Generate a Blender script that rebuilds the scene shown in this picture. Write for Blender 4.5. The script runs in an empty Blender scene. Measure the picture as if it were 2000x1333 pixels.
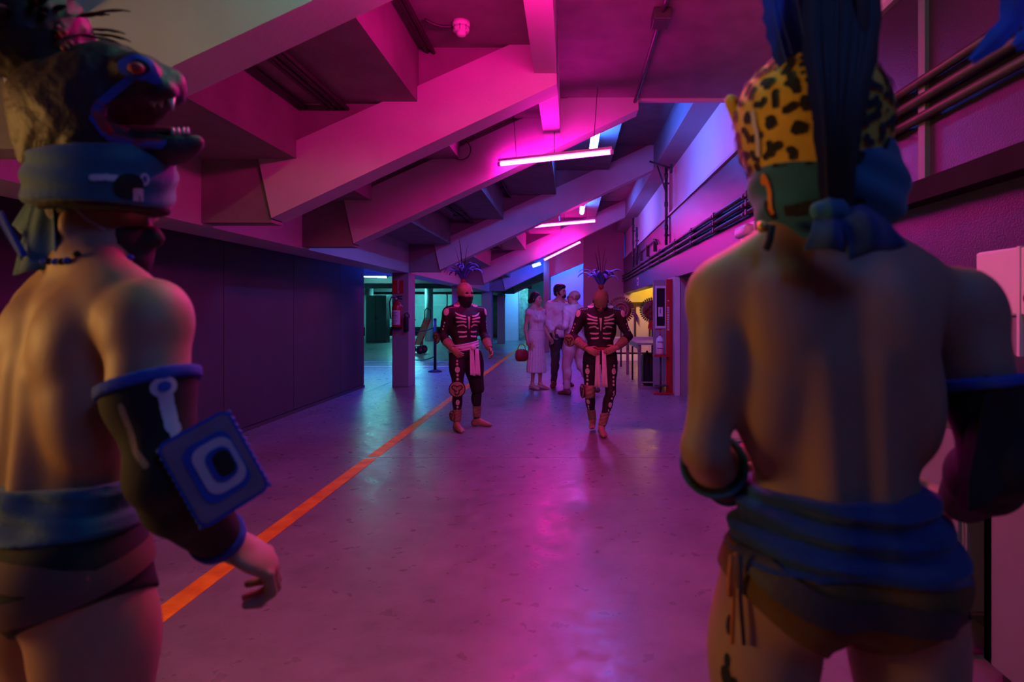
import bpy, bmesh, math, random
import numpy as np
from mathutils import Vector, Matrix
from mathutils.bvhtree import BVHTree
random.seed(7)
SC = bpy.context.scene
COL = SC.collection
PI = math.pi

# ------------------------------------------------------------------ camera, world, exposure
F = 1200.0                       # focal length in pixels of the 2000 px wide frame
CAMH = 1.35
cam_d = bpy.data.cameras.new('camera'); cam = bpy.data.objects.new('camera', cam_d); COL.objects.link(cam)
cam_d.sensor_width = 36.0; cam_d.lens = F / 2000 * 36
cam_d.shift_x = -113 / 2000; cam_d.shift_y = -60.5 / 2000
cam_d.clip_start = 0.05; cam_d.clip_end = 200
cam.location = (0, 0, CAMH); cam.rotation_euler = (PI / 2, 0, 0)
cam_d.dof.use_dof = True; cam_d.dof.focus_distance = 7.5; cam_d.dof.aperture_fstop = 2.8
SC.camera = cam
w = bpy.data.worlds.new('world'); SC.world = w; w.use_nodes = True
w.node_tree.nodes['Background'].inputs[0].default_value = (0.30, 0.12, 0.45, 1)
w.node_tree.nodes['Background'].inputs[1].default_value = 0.004
SC.view_settings.view_transform = 'Standard'; SC.view_settings.look = 'None'
SC.view_settings.gamma = 1.0; SC.view_settings.use_curve_mapping = False
SC.view_settings.exposure = 0.0
SC.cycles.use_denoising = True
SC.cycles.max_bounces = 8
SC.cycles.sample_clamp_indirect = 6.0
SC.cycles.caustics_reflective = False; SC.cycles.caustics_refractive = False

def U(px, py, Y):
    return Vector(((px - 1113) * Y / F, Y, CAMH - (py - 606) * Y / F))

# ------------------------------------------------------------------ materials
MATS = {}
def mat(name, col, rough=0.6, metal=0.0, noise=0.0, nscale=6.0, bump=0.0, bscale=60.0, emit=None, spec=0.5, ncol=None, sheen=0.0, coat=0.0):
    if name in MATS: return MATS[name]
    m = bpy.data.materials.new(name); m.use_nodes = True
    nt = m.node_tree; b = nt.nodes['Principled BSDF']
    b.inputs['Base Color'].default_value = (*col, 1); b.inputs['Roughness'].default_value = rough
    b.inputs['Metallic'].default_value = metal; b.inputs['Specular IOR Level'].default_value = spec
    if sheen: b.inputs['Sheen Weight'].default_value = sheen
    if coat: b.inputs['Coat Weight'].default_value = coat; b.inputs['Coat Roughness'].default_value = .25
    tc = None
    if noise or bump:
        tc = nt.nodes.new('ShaderNodeTexCoord')
    if noise:
        n = nt.nodes.new('ShaderNodeTexNoise'); n.inputs['Scale'].default_value = nscale; n.inputs['Detail'].default_value = 6
        nt.links.new(tc.outputs['Object'], n.inputs['Vector'])
        r = nt.nodes.new('ShaderNodeValToRGB'); r.color_ramp.elements[0].position = .32; r.color_ramp.elements[1].position = .68
        c2 = ncol if ncol else tuple(max(0, c * (1 - noise)) for c in col)
        r.color_ramp.elements[0].color = (*c2, 1); r.color_ramp.elements[1].color = (*col, 1)
        nt.links.new(n.outputs['Fac'], r.inputs['Fac']); nt.links.new(r.outputs['Color'], b.inputs['Base Color'])
    if bump:
        n2 = nt.nodes.new('ShaderNodeTexNoise'); n2.inputs['Scale'].default_value = bscale; n2.inputs['Detail'].default_value = 4
        nt.links.new(tc.outputs['Object'], n2.inputs['Vector'])
        bp = nt.nodes.new('ShaderNodeBump'); bp.inputs['Strength'].default_value = bump; bp.inputs['Distance'].default_value = .01
        nt.links.new(n2.outputs['Fac'], bp.inputs['Height']); nt.links.new(bp.outputs['Normal'], b.inputs['Normal'])
    if emit:
        b.inputs['Emission Color'].default_value = (*emit[0], 1); b.inputs['Emission Strength'].default_value = emit[1]
    MATS[name] = m
    return m

M_beam = mat('painted_concrete_beam', (.52, .51, .53), .55, noise=.12, nscale=3, bump=.12, bscale=40)
M_slab = mat('bare_concrete_soffit', (.25, .22, .23), .8, noise=.25, nscale=4, bump=.25, bscale=50)
M_floor = mat('polished_concrete_floor', (.255, .225, .245), .34, noise=.28, nscale=1.7, bump=.10, bscale=35)
def floor_detail():
    nt = M_floor.node_tree; b = nt.nodes['Principled BSDF']
    tc = [n for n in nt.nodes if n.type == 'TEX_COORD'][0]
    n = nt.nodes.new('ShaderNodeTexNoise'); n.inputs['Scale'].default_value = 9; n.inputs['Detail'].default_value = 9
    nt.links.new(tc.outputs['Object'], n.inputs['Vector'])
    mr = nt.nodes.new('ShaderNodeMapRange'); mr.inputs[1].default_value = .35; mr.inputs[2].default_value = .7
    mr.inputs[3].default_value = .27; mr.inputs[4].default_value = .46
    nt.links.new(n.outputs['Fac'], mr.inputs[0]); nt.links.new(mr.outputs[0], b.inputs['Roughness'])
    old = b.inputs['Base Color'].links[0].from_socket
    v = nt.nodes.new('ShaderNodeTexNoise'); v.inputs['Scale'].default_value = 5.5; v.inputs['Detail'].default_value = 12; v.inputs['Roughness'].default_value = .75
    nt.links.new(tc.outputs['Object'], v.inputs['Vector'])
    cr = nt.nodes.new('ShaderNodeValToRGB'); cr.color_ramp.elements[0].position = .36; cr.color_ramp.elements[1].position = .52
    cr.color_ramp.elements[0].color = (.62, .58, .60, 1); cr.color_ramp.elements[1].color = (1, 1, 1, 1)
    nt.links.new(v.outputs['Fac'], cr.inputs['Fac'])
    mx = nt.nodes.new('ShaderNodeMix'); mx.data_type = 'RGBA'; mx.blend_type = 'MULTIPLY'; mx.inputs[0].default_value = .5
    nt.links.new(old, mx.inputs[6]); nt.links.new(cr.outputs['Color'], mx.inputs[7]); nt.links.new(mx.outputs[2], b.inputs['Base Color'])
floor_detail()
M_joint = mat('dark_floor_joint', (.07, .06, .07), .9, noise=.2)
M_darkwall = mat('dark_painted_wall', (.05, .038, .046), .6, noise=.2, nscale=2, bump=.1, bscale=80)
M_gloss = mat('glossy_stippled_wall_paint', (.05, .042, .06), .30, noise=.15, nscale=3, bump=.30, bscale=130, spec=.3)
M_white = mat('white_wall_paint', (.62, .61, .63), .6, noise=.06, nscale=3, bump=.08, bscale=60)
M_grey = mat('mid_grey_paint', (.25, .24, .26), .6, noise=.1, nscale=3)
M_dark = mat('blackened_metal', (.035, .033, .036), .45, noise=.2, nscale=20)
M_pipe = mat('grey_conduit_metal', (.07, .065, .07), .45, .3, noise=.2, nscale=15)
M_orange = mat('orange_floor_paint', (1.0, .40, .01), .5, noise=.25, nscale=8, ncol=(.70, .20, .01))
M_linewhite = mat('white_floor_paint', (.9, .9, .9), .6, noise=.3, nscale=9)
M_fixture = mat('white_lamp_housing', (.7, .7, .7), .5, noise=.05)
M_magenta = mat('magenta_tube_glow', (.9, .3, .7), .4, noise=.01, emit=((1, .007, .50), 165))
M_magenta2 = mat('dimmer_magenta_tube_glow', (.9, .3, .7), .4, noise=.01, emit=((1, .004, .30), 330))
M_blue = mat('blue_tube_glow', (.3, .6, 1), .4, noise=.01, emit=((.03, .15, 1), 140))
M_blue2 = mat('green_white_tube_glow', (.3, .6, 1), .4, noise=.01, emit=((.10, .60, .46), 62))
M_blue3 = mat('soft_blue_tube_glow', (.3, .6, 1), .4, noise=.01, emit=((.03, .22, 1), 55))
M_bluedeep = mat('deep_blue_tube_glow', (.2, .3, 1), .4, noise=.01, emit=((.02, .10, 1), 230))
M_bluestrong = mat('strong_blue_tube_glow', (.2, .3, 1), .4, noise=.01, emit=((.02, .06, 1), 600))
M_cool2 = mat('bright_cool_tube_glow', (.8, 1, .9), .4, noise=.01, emit=((.12, .85, .85), 170))
M_warm = mat('warm_tube_glow', (1, .8, .5), .4, noise=.01, emit=((1, .50, .13), 230))
M_cool = mat('cool_green_tube_glow', (.8, 1, .9), .4, noise=.01, emit=((.16, .85, .80), 75))
M_yellow = mat('yellow_lamp_glow', (1, .8, .2), .4, noise=.01, emit=((1, .52, .01), 110))

# ------------------------------------------------------------------ mesh helpers
def link(name, me, m, parent=None, smooth=False):
    o = bpy.data.objects.new(name, me); COL.objects.link(o)
    if m is not None: me.materials.append(m)
    if smooth: me.polygons.foreach_set('use_smooth', [True] * len(me.polygons))
    if parent is not None: o.parent = parent
    return o
def from_bm(name, bm, m, parent=None, smooth=False):
    me = bpy.data.meshes.new(name); bmesh.ops.recalc_face_normals(bm, faces=bm.faces[:]); bm.to_mesh(me); bm.free()
    return link(name, me, m, parent, smooth)
def tag(o, label, cat=None, group=None, kind=None):
    o['label'] = label
    if cat: o['category'] = cat
    if group: o['group'] = group
    if kind: o['kind'] = kind
    return o
def empty(name, loc=(0, 0, 0), rz=0.0):
    o = bpy.data.objects.new(name, None); COL.objects.link(o); o.location = loc; o.rotation_euler = (0, 0, rz); o.empty_display_size = .1
    return o
def bm_box(bm, lo, hi, bev=0.0, rot=None, about=None):
    vs = [bm.verts.new((x, y, z)) for x in (lo[0], hi[0]) for y in (lo[1], hi[1]) for z in (lo[2], hi[2])]
    idx = [(0, 1, 3, 2), (4, 6, 7, 5), (0, 4, 5, 1), (2, 3, 7, 6), (0, 2, 6, 4), (1, 5, 7, 3)]
    fs = [bm.faces.new([vs[i] for i in f]) for f in idx]
    if bev:
        es = list({e for f in fs for e in f.edges})
        r = bmesh.ops.bevel(bm, geom=es, offset=bev, segments=2, affect='EDGES', profile=.6)
        vs = list({v for f in r['faces'] for v in f.verts} | {v for v in vs if v.is_valid})
    if rot is not None:
        c = Vector(about) if about is not None else (Vector(lo) + Vector(hi)) / 2
        for v in vs:
            if v.is_valid: v.co = c + rot @ (v.co - c)
    return bm
def box(name, lo, hi, m, parent=None, bev=0.0, rot=None, about=None):
    bm = bmesh.new(); bm_box(bm, lo, hi, bev, rot, about)
    return from_bm(name, bm, m, parent)
def bm_prism(bm, pts, d):
    """closed polygon of 3D points, extruded along vector d"""
    d = Vector(d); n = len(pts)
    a = [bm.verts.new(p) for p in pts]; b = [bm.verts.new(Vector(p) + d) for p in pts]
    bm.faces.new(a); bm.faces.new(b[::-1])
    for i in range(n): bm.faces.new((a[i], b[i], b[(i + 1) % n], a[(i + 1) % n]))
    return bm
def prism(name, pts, d, m, parent=None):
    return from_bm(name, bm_prism(bmesh.new(), pts, d), m, parent)
def frame_of(t):
    t = Vector(t).normalized(); u = t.cross(Vector((0, 0, 1)))
    if u.length < 1e-3: u = t.cross(Vector((1, 0, 0)))
    u.normalize(); return u, t.cross(u).normalized()
def bm_tube(bm, pts, r, n=10, caps=True):
    pts = [Vector(p) for p in pts]; rings = []
    if not hasattr(r, '__len__'): r = [r] * len(pts)
    pu = None
    for i, p in enumerate(pts):
        t = (pts[min(i + 1, len(pts) - 1)] - pts[max(i - 1, 0)]).normalized()
        if pu is None: u, v = frame_of(t)
        else:
            u = (pu - t * pu.dot(t)).normalized(); v = t.cross(u)
        pu = u
        rings.append([bm.verts.new(p + (u * math.cos(2 * PI * k / n) + v * math.sin(2 * PI * k / n)) * r[i]) for k in range(n)])
    for a, b in zip(rings, rings[1:]):
        for k in range(n): bm.faces.new((a[k], a[(k + 1) % n], b[(k + 1) % n], b[k]))
    if caps: bm.faces.new(rings[0][::-1]); bm.faces.new(rings[-1])
    return bm
def tube(name, pts, r, m, parent=None, n=10, smooth=True):
    return from_bm(name, bm_tube(bmesh.new(), pts, r, n), m, parent, smooth)
def lathe(name, prof, loc, m, parent=None, n=24, axis=(0, 0, 1)):
    """profile [(r, h)] spun about axis through loc"""
    bm = bmesh.new(); ax = Vector(axis).normalized(); u, v = frame_of(ax); rings = []
    for r, h in prof:
        rings.append([bm.verts.new(Vector(loc) + ax * h + (u * math.cos(2 * PI * k / n) + v * math.sin(2 * PI * k / n)) * max(r, .0004)) for k in range(n)])
    for a, b in zip(rings, rings[1:]):
        for k in range(n): bm.faces.new((a[k], a[(k + 1) % n], b[(k + 1) % n], b[k]))
    bm.faces.new(rings[0][::-1]); bm.faces.new(rings[-1])
    return from_bm(name, bm, m, parent, True)
def text_mesh(name, s, size, loc, rot, m, parent=None, depth=.002, align='CENTER'):
    cu = bpy.data.curves.new(name, 'FONT'); cu.body = s; cu.size = size; cu.extrude = depth; cu.align_x = align; cu.align_y = 'CENTER'
    o = bpy.data.objects.new(name, cu); COL.objects.link(o)
    dg = bpy.context.evaluated_depsgraph_get(); me = bpy.data.meshes.new_from_object(o.evaluated_get(dg))
    bpy.data.objects.remove(o); me.materials.clear()
    o = link(name, me, m, parent); o.location = loc; o.rotation_euler = rot
    return o

# ------------------------------------------------------------------ the setting
def zb(X): return 2.05 + .47 * (X + 2.27)        # underside of the raking beams
floor = box('floor', (-14, -5, -.12), (6, 42, -.012), M_joint)
tag(floor, 'worn grey polished concrete floor of the long hall', 'floor', kind='structure')
ys = [-5, -.5, 5.62, 10.9, 16.3, 22, 30, 42]; xs = [-14, -8.5, -3.35, 1.9, 6]
for y0, y1 in zip(ys, ys[1:]):
    for x0, x1 in zip(xs, xs[1:]):
        box('slab', (x0 + .004, y0 + .004, -.03), (x1 - .004, y1 - .004, 0), M_floor, floor)
# room tiles of the yellow side room lie on the slabs
# painted lines
ol = empty('orange_floor_line', (-1.81, 0, 0)); tag(ol, 'orange painted line running along the hall floor', 'floor line')
for y0, y1 in ((-.4, 5.58), (5.66, 10.86), (10.94, 16.26), (16.34, 27)):
    box('line_segment', (-.055, y0, 0), (.055, y1, .002), M_orange, ol)
for yy, lab in ((14.6, 'nearer white painted line across the parking floor behind the square column'), (15.9, 'farther white painted line across the parking floor behind the square column')):
    o = box('white_floor_line', (-12, yy, 0), (-2.35, yy + .13, .003), M_linewhite); tag(o, lab, 'floor line')

# left wall with its panels, seams about 1.6 m apart
wl = box('wall_left', (-3.85, -5, 0), (-3.63, 10.75, 2.5), M_dark)
tag(wl, 'dark panelled wall along the left side of the hall', 'wall', kind='structure')
y = -4.95
while y < 10.7:
    y1 = min(y + 1.62, 10.75)
    box('panel', (-3.63, y + .004, .05), (-3.60, y1 - .004, 2.44), M_darkwall, wl, bev=.003)
    y = y1
bl = box('baseboard_left', (-3.63, -5, 0), (-3.59, 10.75, .045), M_dark); tag(bl, 'low dark skirting under the left panelled wall', 'baseboard', kind='structure')
lb = box('beam_long_left', (-3.24, -5, 2.0), (-2.82, 34, 2.62), M_beam)
tag(lb, 'long low concrete beam above the left panelled wall', 'beam', kind='structure')
wlt = box('wall_left_upper', (-3.63, -5, 2.5), (-3.24, 34, 2.62), M_slab); tag(wlt, 'strip of soffit between left wall and low beam', 'ceiling', kind='structure')

# stepped underside of the grandstand: treads and risers
ceil = empty('ceiling', (0, 0, 0)); tag(ceil, 'stepped concrete underside of the grandstand above the hall', 'ceiling', kind='structure')
RIS = [-3.12, -2.2, -1.28, -.36, .56, 1.48, 2.4]
for i in range(len(RIS) - 1):
    x0, x1 = RIS[i], RIS[i + 1]; zt = zb(x1) + .42
    y0s = [(-5, 34)]
    if x0 > -1: y0s = [(6.70, 34)]
    for y0, y1 in y0s:
        box('tread', (x0, y0, zt), (x1 + .12, y1, zt + .14), M_slab, ceil)
        box('riser', (x1, y0, zt + .14), (x1 + .12, y1, zt + .14 + .30), M_slab, ceil)
flat = box('ceiling_flat', (-1.28, -5, 3.58), (1.95, 6.46, 3.72), M_slab); tag(flat, 'flat concrete landing soffit over the near hall', 'ceiling', kind='structure')
lip = box('trim_1', (-.1, 6.46, 3.55), (1.95, 6.52, 3.72), M_beam); tag(lip, 'pale lip along the far edge of the landing soffit', 'trim', kind='structure')
rf = box('ceiling_back_fill', (-1.28, 6.46, 3.6), (-.36, 6.70, 4.0), M_slab); tag(rf, 'concrete infill above the third raking beam', 'ceiling', kind='structure')
mid = box('beam_long_middle', (-.27, -5, 3.15), (-.10, 6.44, 3.60), M_beam); tag(mid, 'concrete beam running lengthwise under the near landing', 'beam', kind='structure')
rb = box('beam_long_right', (1.46, 6.5, 3.80), (1.78, 34, 4.35), M_grey); tag(rb, 'high grey beam running along the top of the right wall', 'beam', kind='structure')

def raking_beam(Y, th, xr, label, lower=True):
    r = empty('raking_beam', (0, Y, 0)); tag(r, label, 'beam', kind='structure')
    xl = -2.27
    d = .46
    # main sloping web
    prism('web', [(xl, 0, zb(xl)), (xr, 0, zb(xr)), (xr, 0, zb(xr) + d), (xl - .10, 0, zb(xl) + d)], (0, th, 0), M_beam, r)
    # thinner upper web that meets the stepped treads
    pts = [(xl, .05, zb(xl) + d - .03), (xr, .05, zb(xr) + d - .03)]
    top = []
    for i in range(len(RIS) - 1):
        x0, x1 = RIS[i], RIS[i + 1]
        if x1 <= xl or x0 >= xr: continue
        z = zb(x1) + .44
        top += [(max(x0, xl), .05, z), (min(x1, xr), .05, z)]
    prism('upper_web', pts + top[::-1], (0, th - .1, 0), M_slab, r)
    # flat heel block resting on the low long beam
    prism('heel_block', [(-2.84, .03, zb(xl) - .03), (xl - .012, .03, zb(xl) - .03), (xl - .10, .03, zb(xl) + d), (-2.84, .03, zb(xl) + d)], (0, th - .06, 0), M_slab, r)
    return r
raking_beam(2.52, .24, -.10, 'nearest raking concrete beam crossing the upper left corner')
raking_beam(4.67, .24, -.10, 'raking concrete beam ending at the lengthwise landing beam, olive-lit at its foot')
raking_beam(6.44, .24, .72, 'raking concrete beam directly behind the longest magenta tube')
raking_beam(10.72, .26, 1.78, 'raking beam above the column with the fire extinguisher')
raking_beam(16.2, .26, 1.78, 'raking beam with the sloping magenta tube along its edge')
raking_beam(21.5, .26, -.5, 'far raking beam above the dark square columns')
raking_beam(25.3, .26, -.5, 'farthest raking beam by the green lit stone pillar')

def column(name, X0, X1, Y0, Y1, z, m, label):
    o = box(name, (X0, Y0, 0), (X1, Y1, z), m, bev=.012); tag(o, label, 'column', kind='structure'); return o
column('column', -3.11, -2.82, 10.74, 11.2, 2.0, M_grey, 'square concrete column carrying the red fire extinguisher')
column('column', -3.11, -2.82, 16.2, 16.6, 2.0, M_grey, 'square column hidden behind the standing skeleton performer')
column('column', -3.10, -2.74, 21.5, 21.9, 2.0, M_grey, 'dark square column beside the standing performer in the distance')
column('column', -2.92, -2.63, 24.7, 25.0, 2.0, M_grey, 'farther dark square column before the blue partition')

# right side: deep glossy beam/parapet, upper wall, pilaster, alcove
wr = box('wall_right', (1.70, -5, 1.88), (1.95, 20.2, 2.96), M_gloss); tag(wr, 'glossy stippled deep parapet beam along the right side', 'wall', kind='structure')
wrn = box('wall_right_near', (1.695, -5, 2.28), (1.70, 4.1, 2.94), M_gloss); tag(wrn, 'slightly proud near stretch of the right parapet', 'wall', kind='structure')
cap = box('trim_2', (1.67, -5, 2.95), (1.95, 20.2, 2.985), M_beam); tag(cap, 'pale cap along the top of the right parapet', 'trim', kind='structure')
wru = box('wall_right_upper', (1.78, -5, 2.98), (1.95, 20.2, 4.9), M_white); tag(wru, 'white upper wall above the right parapet', 'wall', kind='structure')
for (yy, lab) in ((10.98, 'white pilaster on the upper right wall beside the fourth beam'), (16.5, 'small far white pilaster on the upper right wall')):
    o = box('pilaster', (1.73, yy - .27, 2.985), (1.80, yy - .02, 3.9), M_white); tag(o, lab, 'pilaster', kind='structure')
for k, yy in enumerate((2.9, 4.12, 5.4)):
    o = box('wall_rib', (1.675, yy, 1.90), (1.70, yy + .055, 2.95), M_grey)
    tag(o, ('nearest', 'middle', 'farthest')[k] + ' of three thin vertical strips on the right parapet', 'trim', kind='structure')
nlw = box('wall_right_lower', (1.76, -5, 0), (1.95, 4.1, 1.88), M_gloss); tag(nlw, 'glossy stippled wall below the near ledge, behind the jaguar man', 'wall', kind='structure')
led = box('trim_3', (1.66, -5, 1.87), (2.0, 4.1, 1.97), mat('matt_dark_ledge', (.02, .018, .02), .9, noise=.2, spec=.1)); tag(led, 'dark ledge under the near stretch of right parapet', 'trim', kind='structure')
alc = box('wall_right_back', (2.62, -5, 0), (2.80, 9.7, 1.95), M_gloss); tag(alc, 'recessed wall behind the cabinets on the right', 'wall', kind='structure')
alt = box('ceiling_alcove', (1.95, -5, 1.9), (2.8, 9.7, 2.02), M_slab); tag(alt, 'low soffit over the alcove on the right', 'ceiling', kind='structure')
ret = box('wall_right_return', (1.70, 9.70, 0), (2.80, 10.5, 1.9), M_grey); tag(ret, 'grey return wall closing the alcove beside the sanitiser stand', 'wall', kind='structure')
pst = box('column', (1.655, 9.68, 0), (1.735, 10.5, 1.88), M_beam); tag(pst, 'slim pale post at the edge of the right return wall', 'column', kind='structure')

# end wall with blue-lit recess
we = box('wall_end', (.43, 19.5, 0), (1.72, 19.8, 5.0), M_grey); tag(we, 'dark grey end wall behind the walking performer', 'wall', kind='structure')
wp = box('column', (-.83, 19.4, 0), (-.65, 19.8, 5.0), M_grey); tag(wp, 'dark post at the left edge of the blue lit recess', 'column', kind='structure')
prism('wall_end_lintel', [(-.65, 19.5, 2.40), (.43, 19.5, 2.85), (.43, 19.5, 5), (-.65, 19.5, 5)], (0, .25, 0), M_beam)
tag(bpy.data.objects['wall_end_lintel'], 'sloping lintel over the blue lit recess', 'wall', kind='structure')
rc = box('wall_recess_back', (-.65, 21.0, 0), (.6, 21.2, 4.5), M_white); tag(rc, 'recess wall glowing blue behind the bearded man', 'wall', kind='structure')
wf = box('wall_far', (-14, 33.6, 0), (6, 33.9, 5.5), M_white); tag(wf, 'far end wall of the parking area', 'wall', kind='structure')

# yellow-lit side room
yw = box('wall_side_room', (1.72, 19.5, 0), (6, 19.8, 3), M_white); tag(yw, 'yellow lit back wall of the side room', 'wall', kind='structure')
yr = box('wall_side_room_right', (5.6, 10.5, 0), (5.8, 19.5, 3), M_white); tag(yr, 'side wall of the yellow lit room', 'wall', kind='structure')
yc = box('ceiling_side_room', (1.95, 10.5, 2.5), (5.8, 19.5, 2.6), M_slab); tag(yc, 'ceiling of the yellow lit side room', 'ceiling', kind='structure')
yf = box('floor_side_room', (1.25, 16.3, 0), (5.6, 19.5, .006), M_white); tag(yf, 'pale floor patch of the side room beyond the table', 'floor', kind='structure')

# parking area at the left
pc = box('ceiling_parking', (-14, 10.75, 2.45), (-3.24, 33.6, 2.6), M_slab); tag(pc, 'low dark ceiling of the parking area', 'ceiling', kind='structure')
for k, yy in enumerate((15.2, 19.5, 24, 28.5)):
    o = box('beam_parking', (-14, yy, 2.2), (-3.24, yy + .3, 2.45), M_slab)
    tag(o, ('nearest', 'second', 'third', 'farthest')[k] + ' low cross beam over the parking area', 'beam', kind='structure')
pw = box('wall_parking_left', (-14, 10.75, 0), (-13.8, 33.6, 2.6), M_grey); tag(pw, 'outer wall of the parking area', 'wall', kind='structure')
pn = box('wall_parking_near', (-14, 10.6, 0), (-3.85, 10.75, 2.6), M_darkwall); tag(pn, 'wall closing the parking area behind the panelled wall', 'wall', kind='structure')
# teal far partition of the parking area: panels between pale rails
tp = empty('wall_parking_partition', (0, 29.2, 0)); tag(tp, 'pale panelled partition at the back of the parking area', 'wall', kind='structure')
M_teal = mat('pale_teal_panel', (.45, .55, .58), .5, noise=.1)
for k in range(5):
    xa = -13.4 + k * 1.9
    box('panel', (xa, 0, .55), (xa + 1.84, .06, 2.1), M_teal, tp)
    box('rail', (xa, -.03, 1.55), (xa + 1.84, 0, 1.62), M_white, tp)
box('base_rail', (-13.4, -.02, 0), (-3.9, .08, .12), M_white, tp)
for px, bpy_, lab in ((721, 668, 'round white column beyond the opening beside the panelled wall'), (838, 667, 'round pale column behind the red hand truck')):
    Y = CAMH * F / (bpy_ - 606); X = (px - 1113) * Y / F
    c = lathe('column', [(.17, 0), (.17, 2.5)], (X, Y, 0), M_white, n=32); tag(c, lab, 'column', kind='structure')
# blue partition and rough stone pillar in the far distance
bp = box('wall_far_partition', (-2.93, 27.3, 0), (-2.27, 27.45, 2.15), M_white); tag(bp, 'narrow partition lit deep blue beyond the dark columns', 'wall', kind='structure')
M_stone = mat('rough_stone', (.36, .38, .26), .9, noise=.6, nscale=7, bump=.9, bscale=12)
sp = box('column', (-2.25, 27.2, 0), (-1.85, 27.6, 2.3), M_stone); tag(sp, 'rough stone pillar lit green far behind the woman', 'column', kind='structure')

# ------------------------------------------------------------------ lamps
def tube_lamp(a, b, r, m, label, group, wires=True, housing=True, top=None, cat='lamp', name='tube_lamp'):
    a, b = Vector(a), Vector(b); c = (a + b) / 2
    o = empty(name, c); tag(o, label, cat, group)
    A, B = a - c, b - c; t = (B - A).normalized()
    tube('glowing_tube', [A, B], r, m, o, n=14)
    up = Vector((0, 0, 1)); n = (up - t * up.dot(t)).normalized(); s = t.cross(n)
    if housing:
        bm = bmesh.new()
        pts = [A - t * .02 + n * (r + .004) - s * .022, A - t * .02 + n * (r + .004) + s * .022, A - t * .02 + n * (r + .03) + s * .022, A - t * .02 + n * (r + .03) - s * .022]
        bm_prism(bm, pts, (B - A) + t * .04); from_bm('housing', bm, M_fixture, o)
        for P, d in ((A, -1), (B, 1)): tube('end_cap', [P, P + t * d * .03], r * 1.1, M_fixture, o, n=12)
    if wires and top:
        for k in (.15, .5, .85):
            p = A.lerp(B, k) + n * (r + .02)
            tube('hanging_wire', [p, Vector((p.x + (k - .5) * .12, p.y, top - c.z))], .0035, M_dark, o, n=5)
    return o
tube_lamp((-.712, 6.33, 2.855), (.40, 6.05, 2.905), .021, M_magenta, 'longest magenta tube lamp hanging under the landing edge', 'magenta tube lamps', top=3.55)
tube_lamp((-.71, 12.2, 3.01), (.50, 12.2, 3.12), .024, M_magenta, 'second magenta tube lamp hanging below the fourth raking beam', 'magenta tube lamps', top=3.75)
tube_lamp(U(1063, 508, 16.08), U(1133, 473, 16.08), .024, M_magenta, 'magenta tube lamp sloping along the lower edge of the fifth raking beam', 'magenta tube lamps', wires=False, housing=False)
tube_lamp((.33, 7.45, 3.62), (.33, 8.6, 3.62), .055, M_blue, 'pale blue ceiling lamp above the longest magenta tube', 'blue ceiling lamps', top=3.8)
tube_lamp((.28, 13.3, 3.64), (.28, 14.4, 3.64), .05, M_blue, 'pale blue ceiling lamp peeking below the fourth raking beam', 'blue ceiling lamps', top=3.8)
tube_lamp((-1.16, 19.2, 2.72), (-.92, 19.2, 2.80), .04, M_blue, 'small blue lamp under the fifth raking beam by the dark post', 'blue ceiling lamps', wires=False)
tube_lamp((-.5, 19.95, 2.95), (.3, 19.95, 3.1), .03, M_bluestrong, 'deep blue tube lamp tucked behind the sloping lintel', 'blue ceiling lamps', wires=False)
tube_lamp((-6.35, 18.3, 2.39), (-5.45, 18.3, 2.36), .05, M_cool, 'white strip lamp under the parking area ceiling', 'parking lamps', wires=False)
tube_lamp((-7.5, 26.6, 2.40), (-6.4, 26.6, 2.40), .05, M_cool2, 'strip lamp deep in the parking area', 'parking lamps', wires=False)
tube_lamp((-11.5, 23, 2.35), (-10.4, 23, 2.35), .05, M_cool2, 'strip lamp over the outer bays of the parking area', 'parking lamps', wires=False)
tube_lamp((-3.5, 12.6, 2.38), (-3.5, 13.8, 2.38), .03, M_bluestrong, 'deep blue tube under the ceiling behind the extinguisher column', 'parking lamps', wires=False)
tube_lamp((-2.75, 25.75, 2.33), (-2.15, 25.75, 2.33), .04, M_bluedeep, 'deep blue tube far down the hall before the partition', 'far lamps', wires=False)
tube_lamp((-2.1, 26.3, 2.52), (-1.6, 26.3, 2.52), .05, M_cool2, 'greenish white lamp far behind the woman', 'far lamps', wires=False)
tube_lamp((2.0, 18.2, 2.44), (3.1, 18.2, 2.44), .04, M_yellow, 'yellow tube lamp under the side room ceiling', 'side room lamp', wires=False)
tube_lamp((-.60, 2.86, 2.85), (.50, 2.86, 2.88), .021, M_magenta2, 'magenta tube lamp hanging just above the frame', 'magenta tube lamps', top=3.55)
# lamps of the same hall behind the photographer
tube_lamp((-3.54, .2, 1.52), (-3.54, 1.3, 1.52), .022, M_warm, 'warm white tube lamp fixed to the near left wall', 'wall lamps', wires=False)
tube_lamp((-.75, 1.72, 3.02), (.25, 1.72, 3.06), .024, M_blue2, 'pale cyan tube lamp above the photographer', 'lamps behind the camera', top=3.5)
tube_lamp((1.1, -1.2, 3.2), (1.1, -.1, 3.2), .03, M_blue3, 'blue ceiling lamp behind the photographer', 'blue ceiling lamps', top=3.5)

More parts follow.
